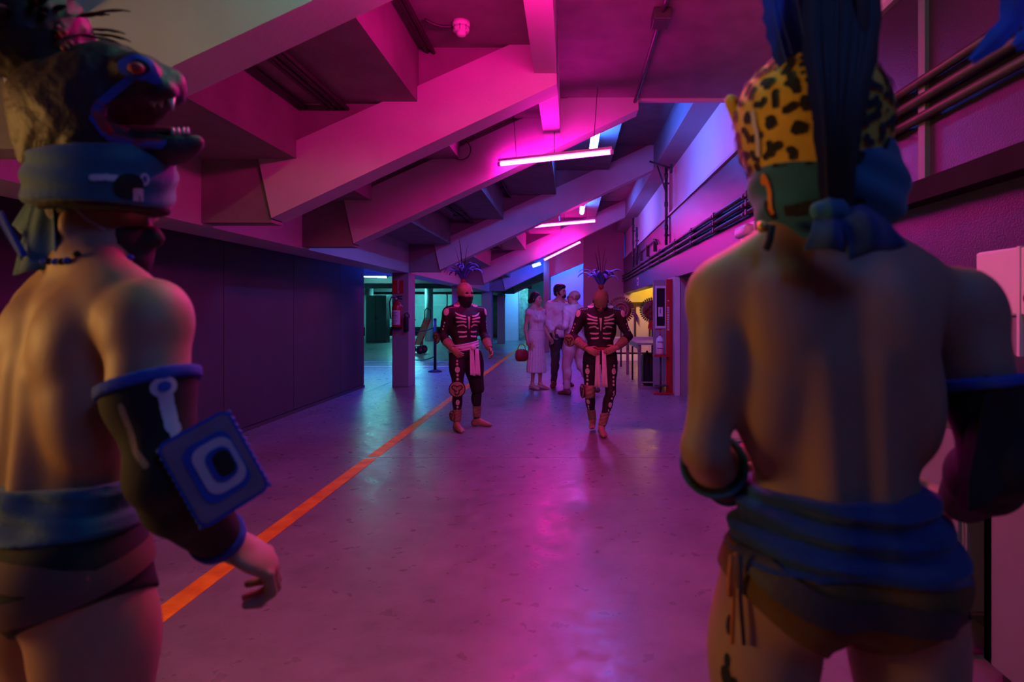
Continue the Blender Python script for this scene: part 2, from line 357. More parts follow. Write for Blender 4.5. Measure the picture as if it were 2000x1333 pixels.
# ------------------------------------------------------------------ smooth implicit surfaces for figures
def V3(*a): return np.array(a, dtype=np.float64)
def cap(a, b, ra, rb=None, flat=None):
    rb = ra if rb is None else rb
    return ('cap', V3(*a), V3(*b), ra, rb, flat)
def ell(c, r, R=None): return ('ell', V3(*c), V3(*r), R)
def bbox(p):
    if p[0] == 'cap':
        m = max(p[3], p[4]); return np.minimum(p[1], p[2]) - m, np.maximum(p[1], p[2]) + m
    m = p[2].max() if p[3] is not None else p[2]
    return p[1] - m, p[1] + m
def pdist(p, x, y, z):
    if p[0] == 'cap':
        a, b = p[1], p[2]; d = b - a; L = max(d @ d, 1e-9)
        X, Y, Z = x - a[0], y - a[1], z - a[2]
        t = np.clip((X * d[0] + Y * d[1] + Z * d[2]) / L, 0, 1)
        X = X - t * d[0]; Y = Y - t * d[1]; Z = Z - t * d[2]
        if p[5] is not None:
            n, s = p[5]; q = (X * n[0] + Y * n[1] + Z * n[2]) * (s - 1); X = X + q * n[0]; Y = Y + q * n[1]; Z = Z + q * n[2]
        return np.sqrt(X * X + Y * Y + Z * Z) - (p[3] + (p[4] - p[3]) * t)
    c, r, R = p[1], p[2], p[3]
    X, Y, Z = x - c[0], y - c[1], z - c[2]
    if R is not None:
        X, Y, Z = (R[0][0] * X + R[1][0] * Y + R[2][0] * Z, R[0][1] * X + R[1][1] * Y + R[2][1] * Z, R[0][2] * X + R[1][2] * Y + R[2][2] * Z)
    k0 = np.sqrt((X / r[0]) ** 2 + (Y / r[1]) ** 2 + (Z / r[2]) ** 2)
    k1 = np.sqrt((X / r[0] ** 2) ** 2 + (Y / r[1] ** 2) ** 2 + (Z / r[2] ** 2) ** 2) + 1e-6
    return k0 * (k0 - 1) / k1
class Field:
    def __init__(s, lo, hi, h):
        s.lo = np.array(lo, float) - 3 * h; s.h = h
        n = np.ceil((np.array(hi) + 3 * h - s.lo) / h).astype(int) + 1
        s.ax = [(s.lo[i] + h * np.arange(n[i])).astype(np.float32) for i in range(3)]
        s.f = np.full(n, .4, np.float32)
    def xyz(s, sl=None):
        sl = sl or (slice(None),) * 3
        return s.ax[0][sl[0]][:, None, None], s.ax[1][sl[1]][None, :, None], s.ax[2][sl[2]][None, None, :]
    def add(s, p, k=.02, off=0.0, op='u'):
        lo, hi = bbox(p); m = k + off + 3 * s.h + .004
        sl = tuple(slice(max(0, int((lo[i] - m - s.lo[i]) / s.h)), max(0, int((hi[i] + m - s.lo[i]) / s.h) + 2)) for i in range(3))
        if any(q.stop <= q.start for q in sl): return
        g = s.f[sl]
        if g.size == 0: return
        d = pdist(p, *s.xyz(sl)) - off
        if op == 'u':
            hh = np.maximum(k - np.abs(g - d), 0) / k; s.f[sl] = np.minimum(g, d) - hh * hh * k * .25
        else:
            d = -d; hh = np.maximum(k - np.abs(g - d), 0) / k; s.f[sl] = np.maximum(g, d) + hh * hh * k * .25
    def clip(s, pt, n):
        x, y, z = s.xyz(); n = np.array(n, float); n /= np.linalg.norm(n)
        s.f = np.maximum(s.f, ((x - pt[0]) * n[0] + (y - pt[1]) * n[1] + (z - pt[2]) * n[2]).astype(np.float32))
    def union(s, g, k=.015):
        hh = np.maximum(k - np.abs(s.f - g), 0) / k; s.f = np.minimum(s.f, g) - hh * hh * k * .25
    def mesh(s):
        f = s.f; inside = f < 0
        n = np.array(f.shape)
        cnt = np.zeros(n - 1, np.int8)
        C = [(i, j, k) for i in (0, 1) for j in (0, 1) for k in (0, 1)]
        def sub(a, c): return a[c[0]:n[0] - 1 + c[0], c[1]:n[1] - 1 + c[1], c[2]:n[2] - 1 + c[2]]
        for c in C: cnt += sub(inside, c)
        I = np.argwhere((cnt > 0) & (cnt < 8))
        if len(I) == 0: return np.zeros((0, 3)), np.zeros((0, 4), int)
        idx = np.full(n - 1, -1, np.int64); idx[I[:, 0], I[:, 1], I[:, 2]] = np.arange(len(I))
        val = {c: f[I[:, 0] + c[0], I[:, 1] + c[1], I[:, 2] + c[2]] for c in C}
        acc = np.zeros((len(I), 3)); w = np.zeros(len(I))
        for c in C:
            for a in range(3):
                if c[a]: continue
                d = list(c); d[a] = 1; d = tuple(d)
                va, vb = val[c], val[d]; m = (va < 0) != (vb < 0)
                t = np.where(m, va / np.where(m, va - vb, 1), 0)
                p = np.tile(np.array(c, float), (len(I), 1)); p[:, a] = t
                acc[m] += p[m]; w[m] += 1
        V = s.lo + (I + acc / w[:, None]) * s.h
        Q = []
        for a in range(3):
            b, c = (a + 1) % 3, (a + 2) % 3
            sa = [slice(None)] * 3; sb = [slice(None)] * 3; sa[a] = slice(0, -1); sb[a] = slice(1, None)
            A, B = inside[tuple(sa)], inside[tuple(sb)]
            E = np.argwhere(A != B); E = E[(E[:, b] > 0) & (E[:, c] > 0) & (E[:, b] < n[b] - 1) & (E[:, c] < n[c] - 1)]
            if not len(E): continue
            def at(db, dc):
                e = E.copy(); e[:, b] += db; e[:, c] += dc; return idx[e[:, 0], e[:, 1], e[:, 2]]
            q = np.stack([at(-1, -1), at(0, -1), at(0, 0), at(-1, 0)], 1)
            fl = ~A[E[:, 0], E[:, 1], E[:, 2]]; q[fl] = q[fl][:, ::-1]
            Q.append(q)
        Q = np.concatenate(Q); Q = Q[(Q >= 0).all(1)]
        # one gentle smoothing pass
        e = np.concatenate([Q[:, [0, 1]], Q[:, [1, 2]], Q[:, [2, 3]], Q[:, [3, 0]]])
        sm = np.zeros_like(V); ct = np.zeros(len(V))
        for k in range(3):
            sm[:, k] = np.bincount(e[:, 0], V[e[:, 1], k], len(V)) + np.bincount(e[:, 1], V[e[:, 0], k], len(V))
        ct = np.bincount(e[:, 0], minlength=len(V)) + np.bincount(e[:, 1], minlength=len(V))
        V = V * .55 + .45 * sm / np.maximum(ct, 1)[:, None]
        return V, Q
def bounds(prims, m=0.0):
    b = [bbox(p) for p in prims]
    return np.min([q[0] for q in b], 0) - m, np.max([q[1] for q in b], 0) + m
def blob(prims, h, k=.015, off=0.0, clips=(), subs=(), fold=None):
    """prims: list of primitives or (primitive, k)"""
    pp = [(p if isinstance(p[0], tuple) else (p, k)) for p in prims]
    fl = Field(*bounds([p for p, _ in pp], off + .01), h)
    for p, kk in pp: fl.add(p, kk, off)
    for p, kk in subs: fl.add(p, kk, 0, 's')
    if fold is not None: fl.f = fl.f + fold(*fl.xyz()).astype(np.float32)
    for pt, nn in clips: fl.clip(pt, nn)
    return fl.mesh()
def mesh_obj(name, V, Q, m, parent=None, smooth=True):
    me = bpy.data.meshes.new(name); me.from_pydata([tuple(v) for v in V], [], [tuple(int(i) for i in q) for q in Q])
    me.update(); return link(name, me, m, parent, smooth)
def rot_zx(yaw, pitch=0.0, roll=0.0):
    return np.array(Matrix.Rotation(yaw, 3, 'Z') @ Matrix.Rotation(pitch, 3, 'X') @ Matrix.Rotation(roll, 3, 'Y'))
def unit(v): v = np.array(v, float); return v / max(np.linalg.norm(v), 1e-9)

def hand_prims(wr, d, n, curl=.5, spread=.0, k=1.0, thumb_in=.3, mir=1):
    """d: wrist to knuckles, n: the way the palm faces, thumb on the side mir * (d x n)"""
    d = unit(d); n = unit(np.array(n) - d * np.dot(n, d)); s = np.cross(d, n) * mir
    wr = np.array(wr, float); out = []
    out.append((cap(wr - d * .02, wr + d * .03, .026 * k, .027 * k, (n, 1.25)), .01))
    out.append((ell(wr + d * .052 * k, (.041 * k, .05 * k, .0165 * k), np.stack([s, d, n], 1)), .014))
    out.append((ell(wr + d * .035 * k + s * .026 * k + n * .008, (.016 * k, .03 * k, .014 * k), np.stack([s, d, n], 1)), .012))
    for o, L, cc in ((-.031, .062, 1.1), (-.0105, .076, 1.03), (.0105, .081, 1.0), (.031, .072, .94)):
        p = wr + d * .088 * k + s * o * k - d * abs(o) * .25; a = curl * .7 * cc; r = .0092 * k
        for ph, f in enumerate((.45, .31, .26)):
            dd = unit(d * math.cos(a) + n * math.sin(a) + s * o * spread * 10)
            q = p + dd * L * f * k * 1.12
            out.append((cap(p, q, r, r * .9), .006)); p = q; r *= .9; a += curl * (1.0 if ph == 0 else .8)
    p = wr + d * .03 * k + s * .032 * k + n * .006; dd = unit(d * .75 + s * .6 + n * thumb_in)
    for L in (.036, .03):
        q = p + dd * L * k; out.append((cap(p, q, .0115 * k, .0098 * k), .008)); p = q; dd = unit(dd + n * .35 + d * .35 - s * .25)
    return out

class Person:
    """a figure built about its own frame: facing +y, standing on z = 0, 1.72 m tall before scaling"""
    def __init__(s, label, loc, yaw, S=1.0, W=1.0, lean=0.0, leanx=0.0, h=.011, group=None):
        s.root = empty('person', loc, yaw); tag(s.root, label, 'person', group)
        s.S, s.W, s.lean, s.leanx, s.h = S, W, lean, leanx, h
        s.yaw = yaw; s.loc = np.array(loc, float); s.G = {}; s.hands = []
    def L(s, P):                       # world point -> own frame before scaling and leaning
        d = np.array(P, float) - s.loc; c, n = math.cos(-s.yaw), math.sin(-s.yaw)
        v = np.array([c * d[0] - n * d[1], n * d[0] + c * d[1], d[2]]) / s.S
        t = max(0, v[2] - .95); v[1] -= s.lean * t; v[0] -= s.leanx * t
        return v
    def D(s, V):
        V = np.array(V, float); t = np.maximum(0, V[:, 2] - .95); V = V.copy()
        V[:, 1] += s.lean * t; V[:, 0] += s.leanx * t
        return V * s.S
    def torso(s, belly=0.0, muscle=1.0, bust=0.0, shrug=0.0, hipw=1.0):
        W = s.W; m = muscle
        g = [(ell((0, 0, .93), (.158 * W * hipw, .112, .12)), .05), (ell((0, .008 + belly * .4, 1.06), (.138 * W, .100 + belly, .15)), .06),
             (ell((0, .0, 1.25), (.150 * W, .112, .20)), .06), (cap((-.115 * W, -.012, 1.375 + shrug), (.115 * W, -.012, 1.375 + shrug), .070), .06)]
        for i in (-1, 1):
            g += [(ell((i * .075 * W, -.058, .885), (.084 * W * hipw, .078, .088)), .035),
                  (cap((i * .025, -.025, 1.50), (i * .145 * W, -.015, 1.415 + shrug), .046, .038), .05)]
            if m:
                R = rot_zx(0, 0, -i * .16)
                g += [(ell((i * .112 * W, -.03, 1.245), (.058 * W, .070, .15), R), .045), (ell((i * .085 * W, -.080, 1.335), (.066 * W, .032 * m + .005, .080), rot_zx(0, 0, i * .25)), .03),
                      (cap((i * .036, -.076, .97), (i * .042, -.080, 1.26), .034 * m, .030 * m), .03), (ell((i * .072 * W, .078, 1.305), (.078 * W, .042, .062)), .035)]
            if bust: g.append((ell((i * .068 * W, .085, 1.26), (.058, .055 * bust, .058)), .03))
        s.G['torso'] = g
        s.subs = [(cap((0, -.130, .96), (0, -.128, 1.37), .016, .010), .04)] if m else []
        s.G['neck'] = [(cap((0, -.018, 1.42), (0, .012, 1.55), .058, .053), .035)]
    def head(s, yaw=0.0, pitch=0.0, roll=0.0, dx=(0, 0, 0), ears=True, face=True):
        R = rot_zx(yaw, pitch, roll); pv = np.array((0, 0, 1.52)); s.HR, s.Hpv, s.Hd = R, pv, np.array(dx, float)
        def E(c, r, k=.02): return (ell(s.hp(c), r, R), k)
        g = [E((0, -.012, 1.638), (.076, .096, .088), .02), E((0, .030, 1.585), (.061, .068, .088), .03), E((0, .048, 1.535), (.046, .046, .036), .03),
             E((0, .078, 1.525), (.020, .018, .014), .02)]
        if face:
            g += [(cap(s.hp((0, .092, 1.612)), s.hp((0, .112, 1.578)), .007, .0125), .008), E((0, .100, 1.574), (.016, .012, .008), .006),
                  E((.03, .085, 1.628), (.025, .012, .007), .012), E((-.03, .085, 1.628), (.025, .012, .007), .012),
                  E((0, .089, 1.552), (.023, .009, .0055), .006), E((0, .088, 1.542), (.020, .009, .0055), .006), E((.042, .06, 1.58), (.022, .024, .02), .02), E((-.042, .06, 1.58), (.022, .024, .02), .02)]
        if ears:
            for i in (-1, 1): g.append(E((i * .077, -.012, 1.60), (.010, .020, .031), .008))
        s.G['head'] = g
        if face: s.subs += [(ell(s.hp((i * .031, .097, 1.610)), (.017, .012, .009), R), .012) for i in (-1, 1)]
    def hp(s, c): return s.HR @ (np.array(c, float) - s.Hpv) + s.Hpv + s.Hd
    def hv(s, v): return s.HR @ np.array(v, float)
    def arm(s, side, sh, el, wr, m=1.0, hand=None, hk=1.0):
        sh, el, wr = (np.array(q, float) for q in (sh, el, wr)); d = unit(el - sh); f = unit(wr - el)
        mid = sh + (el - sh) * .45
        out = unit(np.array((side, 0, .35)))
        s.G['torso'].append((cap((side * .08 * s.W, -.012, 1.385), sh + np.array((0, 0, -.004)), .060, .050 * m), .05))
        s.G['upper' + 'LR'[side > 0]] = [(cap(sh, el, .047 * m, .038 * m), .03), (ell(sh + out * .012 + d * .03, (.056 * m, .056 * m, .070 * m)), .035), (ell(mid + np.array((0, -.010, 0)), (.045 * m, .050 * m, .08)), .03)]
        fm = el + (wr - el) * .32
        s.G['fore' + 'LR'[side > 0]] = [(cap(el, fm, .038 * m, .043 * m), .02), (cap(fm, wr, .043 * m, .026 * m), .02)]
        s.arms = getattr(s, 'arms', {}); s.arms[side] = (sh, el, wr, d, f)
        if hand:
            s.hands.append(hand_prims(wr, hand.get('d', f), hand['n'], hand.get('curl', .5), hand.get('spread', 0), hk * hand.get('k', 1), hand.get('thumb', .3), hand.get('mir', 1)))
    def leg(s, side, hip, kn, an, toe, m=1.0):
        hip, kn, an = (np.array(q, float) for q in (hip, kn, an)); c = 'LR'[side > 0]; toe = unit((toe[0], toe[1], 0))
        s.G['thigh' + c] = [(cap(hip, kn, .086 * m, .054 * m), .04), (ell(hip + (kn - hip) * .3, (.085 * m, .092 * m, .14)), .04)]
        cf = kn + (an - kn) * .3
        s.G['shin' + c] = [(cap(kn, an, .049 * m, .032 * m), .02), (ell(cf - toe * .018, (.049 * m, .053 * m, .09)), .03)]
        z0 = np.array((an[0], an[1], .0)); lz = max(0, an[2] - .075); up = np.array((0, 0, lz))
        hl = z0 - toe * .035 + np.array((0, 0, .034)) + up; bl = z0 + toe * .125 + np.array((0, 0, .026)) + up; tp = z0 + toe * .185 + np.array((0, 0, .017)) + up
        sd = np.cross(toe, (0, 0, 1))
        s.G['foot' + c] = [(cap(an, hl, .034, .033), .02), (cap(hl, bl, .032, .028), .02), (cap(an + toe * .02, bl, .032, .022), .03), (cap(bl + sd * .012, tp + sd * .01, .026, .017), .015), (cap(bl - sd * .02, tp - sd * .025 - toe * .02, .022, .014), .015)]
        s.legs = getattr(s, 'legs', {}); s.legs[side] = (hip, kn, an, toe)
    def prims(s, names): return [q for n in names for q in s.G[n]]
    def body(s, m, names=None, hands=True, h=None, hh=.005):
        names = names or list(s.G); h = h or s.h
        P = s.prims(names); fl = Field(*bounds([p for p, _ in P], .02), h)
        order = sorted(names, key=lambda n: 0 if n in ('torso', 'neck', 'head') else 1)
        for p, k in s.prims([n for n in order if n not in ('head',)]): fl.add(p, k)
        if 'head' in names:
            for p, k in s.G['head']: fl.add(p, k)
        for p, k in s.subs: fl.add(p, k, 0, 's')
        V, Q = fl.mesh(); 
        if hands:
            for hp in s.hands:
                v, q = blob(hp, hh); Q = np.concatenate([Q, q + len(V)]); V = np.concatenate([V, v])
        s.bodyVQ = (V, Q)
        o = mesh_obj('body', s.D(V), Q, m, s.root); s.bodyo = o
        return o
    def cloth(s, name, items, m, k=.02, fold=None, clips=(), h=None, parent=None, extra=(), subs=()):
        """items: (group names, offset, [(point, normal)...]) - an inflated copy of the body, cut by planes"""
        h = h or s.h
        allp = [p for names, off, cl in items for p, _ in s.prims(names)] + [p for p, _ in extra]
        mo = max([off for _, off, _ in items] + [0])
        lo, hi = bounds(allp, mo + .02); base = Field(lo, hi, h); first = True
        for names, off, cl in items:
            g = Field(lo, hi, h)
            for p, kk in s.prims(names): g.add(p, kk, off)
            for pt, nn in cl: g.clip(pt, nn)
            if first: base.f = g.f; first = False
            else: base.union(g.f, k)
        for p, kk in extra: base.add(p, kk)
        for p, kk in subs: base.add(p, kk, 0, 's')
        if fold is not None: base.f = base.f + fold(*base.xyz()).astype(np.float32)
        for pt, nn in clips: base.clip(pt, nn)
        V, Q = base.mesh()
        o = mesh_obj(name, s.D(V), Q, m, parent or s.root); o['_vq'] = 0; del o['_vq']
        s.last = (V, Q); return o
    def part(s, name, V, Q, m, parent=None, smooth=True): return mesh_obj(name, s.D(np.array(V)), Q, m, parent or s.root, smooth)
    def bm_part(s, name, bm, m, parent=None, smooth=True):
        bmesh.ops.recalc_face_normals(bm, faces=bm.faces[:])
        co = np.array([v.co for v in bm.verts]); co = s.D(co)
        for v, c in zip(bm.verts, co): v.co = c
        return from_bm(name, bm, m, parent or s.root, smooth)
    def snap(s, VQ): return BVHTree.FromPolygons([tuple(v) for v in VQ[0]], [tuple(int(i) for i in q) for q in VQ[1]])

def disc_decal(bvh, c, rx, ry, up=(0, 0, 1), off=.004, n=20, rings=3, inner=0.0, shape=None):
    p, nn, _, _ = bvh.find_nearest(Vector(c)); u = Vector(up) - nn * nn.dot(Vector(up)); u.normalize(); r = nn.cross(u)
    V, Q = [], []
    for k in range(rings + 1):
        for a in range(n):
            t = 2 * PI * a / n; sc = inner + (1 - inner) * k / rings; sh = shape(t) if shape else 1.0
            q = p + (r * math.cos(t) * rx + u * math.sin(t) * ry) * sc * sh
            P, N, _, _ = bvh.find_nearest(q)
            V.append(P + N * off)
    for k in range(rings):
        for a in range(n): Q.append((k * n + a, k * n + (a + 1) % n, (k + 1) * n + (a + 1) % n, (k + 1) * n + a))
    return np.array(V), np.array(Q)
def strip_decal(bvh, pts, wd, off=.004, sub=5, across=2, taper=None):
    pts = [Vector(p) for p in pts]; path = []
    for a, b in zip(pts, pts[1:]):
        for i in range(sub): path.append(a.lerp(b, i / sub))
    path.append(pts[-1]); V, Q = [], []; m = len(path)
    for i, p in enumerate(path):
        t = (path[min(i + 1, m - 1)] - path[max(i - 1, 0)]).normalized()
        P, N, _, _ = bvh.find_nearest(p); s = N.cross(t).normalized(); ww = wd * (taper(i / (m - 1)) if taper else (1 if 0 < i < m - 1 else .6))
        for k in range(across + 1):
            q = P + s * (k / across - .5) * ww; P2, N2, _, _ = bvh.find_nearest(q); V.append(P2 + N2 * off)
    for i in range(m - 1):
        for k in range(across):
            a = i * (across + 1) + k; Q.append((a, a + 1, a + across + 2, a + across + 1))
    return np.array(V), np.array(Q)
def feather_bm(root, dirv, bend, length, width, seg=12, tip=.5, droop=1.0):
    """a curved barbed vane with a quill; bend is the direction it arches towards"""
    bm = bmesh.new(); d = Vector(dirv).normalized(); b = Vector(bend); b = (b - d * b.dot(d)); b = b.normalized() if b.length > 1e-6 else frame_of(d)[0]
    s = d.cross(b).normalized(); p = Vector(root); L = length / seg; ang = 0; rows = []; path = []
    for i in range(seg + 1):
        t = i / seg; a = droop * t * t
        dd = (d * math.cos(a) + b * math.sin(a)).normalized(); nn = dd.cross(s)
        wv = width * (math.sin(PI * min(1, t * .9 + .06)) ** .7) * (1 - .25 * (i % 2))
        rows.append([bm.verts.new(p + s * wv * .5 * k - nn * abs(k) * wv * .18 + dd * abs(k) * wv * .25) for k in (-1, -.45, 0, .45, 1)]); path.append(p.copy())
        p = p + dd * L
    for a, c in zip(rows, rows[1:]):
        for k in range(4): bm.faces.new((a[k], a[k + 1], c[k + 1], c[k]))
    bm_tube(bm, path, [width * .035 * (1 - .7 * i / seg) + .0006 for i in range(seg + 1)], 5)
    return bm
def feather_path(pts, width, barb=.25):
    """a feather whose quill follows pts"""
    pts = [Vector(p) for p in pts]; path = []
    n = 14
    for i in range(n + 1):                      # Catmull-Rom through the points
        t = i / n * (len(pts) - 1); k = min(int(t), len(pts) - 2); u = t - k
        p0, p1, p2, p3 = pts[max(k - 1, 0)], pts[k], pts[k + 1], pts[min(k + 2, len(pts) - 1)]
        path.append(.5 * ((2 * p1) + (p2 - p0) * u + (2 * p0 - 5 * p1 + 4 * p2 - p3) * u * u + (3 * p1 - p0 - 3 * p2 + p3) * u ** 3))
    bm = bmesh.new(); rows = []
    for i, p in enumerate(path):
        t = (path[min(i + 1, n)] - path[max(i - 1, 0)]).normalized(); s = t.cross(Vector((0, 1, 0)))
        if s.length < 1e-3: s = Vector((1, 0, 0))
        s.normalize(); q = s.cross(t); wv = width * (math.sin(PI * min(1, i / n * .88 + .08)) ** .7) * (1 - .2 * (i % 2))
        rows.append([bm.verts.new(p + s * wv * .5 * k + q * abs(k) * wv * .15 + t * abs(k) * wv * barb) for k in (-1, -.45, 0, .45, 1)])
    for a, c in zip(rows, rows[1:]):
        for k in range(4): bm.faces.new((a[k], a[k + 1], c[k + 1], c[k]))
    bm_tube(bm, path, [width * .03 * (1 - .7 * i / n) + .0006 for i in range(n + 1)], 5)
    return bm
def sheet_bm(c00, c10, c11, c01, bulge=(0, 0, 0), folds=3, amp=.004, th=.003, nu=14, nv=10):
    """a cloth flap between four corners (u along the top, v down), with folds running down it"""
    A, B, C, D = (Vector(c) for c in (c00, c10, c11, c01)); bl = Vector(bulge); bm = bmesh.new()
    nrm = (B - A).cross(D - A).normalized(); G = [[], []]
    for k, sgn in enumerate((-1, 1)):
        for j in range(nv + 1):
            v = j / nv; row = []
            for i in range(nu + 1):
                u = i / nu; p = (A.lerp(B, u)).lerp(D.lerp(C, u), v) + bl * math.sin(PI * v) * (.4 + .6 * math.sin(PI * u))
                p = p + nrm * (amp * math.sin(u * folds * 2 * PI + v * 1.3) * (.3 + .7 * v) + sgn * th * .5); row.append(bm.verts.new(p))
            G[k].append(row)
    for k in (0, 1):
        for j in range(nv):
            for i in range(nu):
                f = (G[k][j][i], G[k][j][i + 1], G[k][j + 1][i + 1], G[k][j + 1][i]); bm.faces.new(f if k else f[::-1])
    per = [(0, i) for i in range(nu)] + [(j, nu) for j in range(nv)] + [(nv, nu - i) for i in range(nu)] + [(nv - j, 0) for j in range(nv)]
    for a, b in zip(per, per[1:] + per[:1]): bm.faces.new((G[0][a[0]][a[1]], G[0][b[0]][b[1]], G[1][b[0]][b[1]], G[1][a[0]][a[1]]))
    return bm
def rsquare_bm(c, u, v, n, half, rad, th, seg=5, bev=.0):
    """rounded square plate centred at c, half sizes along u and v, raised th along n"""
    c, u, v, n = Vector(c), Vector(u).normalized(), Vector(v).normalized(), Vector(n).normalized(); bm = bmesh.new(); pts = []
    for (su, sv, a0) in ((1, 1, 0), (-1, 1, 90), (-1, -1, 180), (1, -1, 270)):
        for k in range(seg + 1):
            a = math.radians(a0 + 90 * k / seg); pts.append(c + u * (su * (half[0] - rad) + rad * math.cos(a)) + v * (sv * (half[1] - rad) + rad * math.sin(a)))
    return bm_prism(bm, pts, n * th)

# ------------------------------------------------------------------ materials for people
M_skin = mat('warm_brown_skin', (.40, .215, .14), .57, noise=.10, nscale=7, bump=.06, bscale=180)
M_skin2 = mat('light_skin', (.52, .31, .22), .5, noise=.08, nscale=9)
M_teal = mat('teal_blue_cloth', (.005, .13, .23), .8, noise=.25, nscale=14, bump=.3, bscale=300, sheen=.3)
M_teal_bluelit = mat('blue_lit_teal_cloth', (.004, .055, .20), .8, noise=.25, nscale=14, bump=.3, bscale=300, sheen=.2)  # same cloth as the teal one, with the blue light put into its colour
M_blk = mat('black_cloth', (.012, .011, .013), .85, noise=.3, nscale=12, bump=.3, bscale=300)
M_ochre = mat('ochre_brown_cloth', (.20, .095, .02), .85, noise=.35, nscale=9, bump=.3, bscale=250)
M_strap = mat('dark_brown_leather', (.060, .045, .048), .6, noise=.3, nscale=10, bump=.2, bscale=120)
M_pale = mat('pale_appliqué_cloth'.replace('é', 'e'), (.66, .56, .66), .85, noise=.15, nscale=20, bump=.2, bscale=200)
M_bluecl = mat('royal_blue_felt', (.02, .08, .50), .85, noise=.2, nscale=20, bump=.3, bscale=300)
M_greyfelt = mat('grey_violet_felt', (.24, .19, .30), .9, noise=.2, nscale=25, bump=.3, bscale=300)
M_feath_b = mat('blue_feather', (.02, .09, .62), .55, noise=.4, nscale=18, sheen=.4)
M_feath_d = mat('dark_brown_feather', (.020, .008, .006), .6, noise=.5, nscale=25)
M_orange_s = mat('orange_string', (.75, .22, .03), .7, noise=.2, nscale=30)
M_tan = mat('tan_hide', (.34, .23, .14), .8, noise=.3, nscale=14, bump=.3, bscale=120)
M_suit = mat('maroon_black_body_suit', (.016, .007, .012), .7, noise=.35, nscale=8, bump=.15, bscale=200)
M_bone = mat('bone_white_paint', (.66, .56, .54), .75, noise=.12, nscale=25)
M_hair = mat('dark_brown_hair', (.020, .012, .010), .5, noise=.4, nscale=40, bump=.5, bscale=150)
M_red = mat('dark_red_cloth', (.30, .02, .03), .7, noise=.25, nscale=12)
M_fang = mat('ivory_tooth', (.75, .68, .58), .4, noise=.1)
M_gold = mat('gold_bead', (.65, .38, .08), .35, .7, noise=.1)
M_jag = mat('yellow_jaguar_hide', (.78, .50, .05), .75, noise=.25, nscale=10, bump=.2, bscale=200)

# ================================================================== jaguar-helmeted man, seen from behind at the right
J = Person('bare-backed man from behind in spotted jaguar helmet, blue sash and ochre loincloth', (.474, 1.08, 0), 0, S=1.0, W=1.01, leanx=-.07, h=.0075)
J.torso(muscle=.85, hipw=1.14)
J.head(yaw=.1)
J.arm(-1, J.L(U(1421, 572, 1.07)), J.L(U(1376, 880, 1.04)), J.L(U(1424, 955, 1.25)), m=.97, hand=dict(d=(.75, .45, -.35), n=(.2, -.5, .8), curl=.8, mir=-1))
J.arm(1, J.L(U(1868, 592, 1.08)), J.L(U(1950, 905, 1.04)), J.L(U(1875, 985, 1.27)), m=1.10, hand=dict(d=(-.7, .5, -.3), n=(-.2, -.5, .8), curl=.8, mir=1))
J.leg(-1, (-.115, 0, .87), (-.165, .04, .47), (-.175, -.03, .08), (-.2, 1), 1.08)
J.leg(1, (.115, 0, .87), (.135, .02, .47), (.14, -.06, .08), (.15, 1), 1.08)
J.body(M_skin, hh=.0045)
bv = J.snap(J.bodyVQ)
def sash_fold(x, y, z): return .0065 * np.sin(z * 150 + 2.2 * np.sin(x * 11 + 1) + x * 7) + .002 * np.sin(z * 330 + x * 23)
J.cloth('sash', [(['torso'], .016, [])], M_teal_bluelit, fold=sash_fold, clips=[((0, 0, 1.045), (.0, 0, 1)), ((0, 0, .922), (-.07, 0, -1))], h=.006)
J.cloth('loincloth', [(['torso', 'thighL', 'thighR'], .008, [])], M_ochre, clips=[((0, 0, .95), (0, 0, 1)), ((-.02, 0, .735), (.62, 0, -.8)), ((.0, 0, .735), (-.62, 0, -.8))], h=.0075)
lb_ = J.snap(J.last)
V, Q = strip_decal(lb_, [J.L(U(px, py, yy)) for px, py, yy in ((1436, 1052, 1.04), (1462, 1090, .99), (1512, 1145, .94), (1590, 1200, .91), (1680, 1232, .91), (1770, 1240, .91), (1850, 1215, .95), (1880, 1190, 1.02))], .044, off=.006, sub=8, across=4)
J.part('hip_strap', V, Q, M_strap)
for pts, m_ in ((((1437, 1080), (1433, 1150), (1430, 1258)), M_orange_s), (((1447, 1085), (1446, 1170), (1453, 1260)), M_strap), (((1428, 1085), (1425, 1120), (1424, 1165)), M_orange_s)):
    J.bm_part('hip_string', bm_tube(bmesh.new(), [J.L(U(a, b, 1.0)) for a, b in pts], .0035, 6), m_)
for a, b, rx, ry in ((1421, 1160, .006, .016), (1420, 1222, .008, .017), (1417, 1292, .006, .012), (1409, 1325, .011, .018), (1440, 1330, .008, .012)):
    V, Q = disc_decal(bv, J.L(U(a, b, 1.03)), rx, ry, off=.002); J.part('leg_spot', V, Q, M_blk)
# forearm bands
sh, el, wr, d_, f_ = J.arms[-1]
J.cloth('wrist_band', [(['foreL'], .010, [])], M_blk, clips=[(el + f_ * .075, -f_), (wr - f_ * .01, f_)], h=.005)
for t in (.078, .22):
    J.cloth('band_edge', [(['foreL'], .015, [])], M_teal, clips=[(el + f_ * t, -f_), (el + f_ * (t + .013), f_)], h=.004)
sh, el, wr, d_, f_ = J.arms[1]
J.cloth('arm_guard', [(['upperR'], .012, [(sh + d_ * .135, -d_)]), (['foreR'], .014, [(wr - f_ * .02, f_)])], M_blk, h=.006)
J.cloth('arm_guard_edge', [(['upperR'], .018, [])], M_bluecl, clips=[(sh + d_ * .130, -d_), (sh + d_ * .150, d_)], h=.005)
fl = [J.L(U(a, b, .99)) for a, b in ((1932, 735), (1962, 800), (1996, 905), (1998, 925), (1950, 968), (1893, 1002), (1892, 940), (1910, 850))]
bm = bm_prism(bmesh.new(), [tuple(p) for p in fl], (0, .03, 0)); J.bm_part('elbow_flap', bm, M_blk, smooth=False)

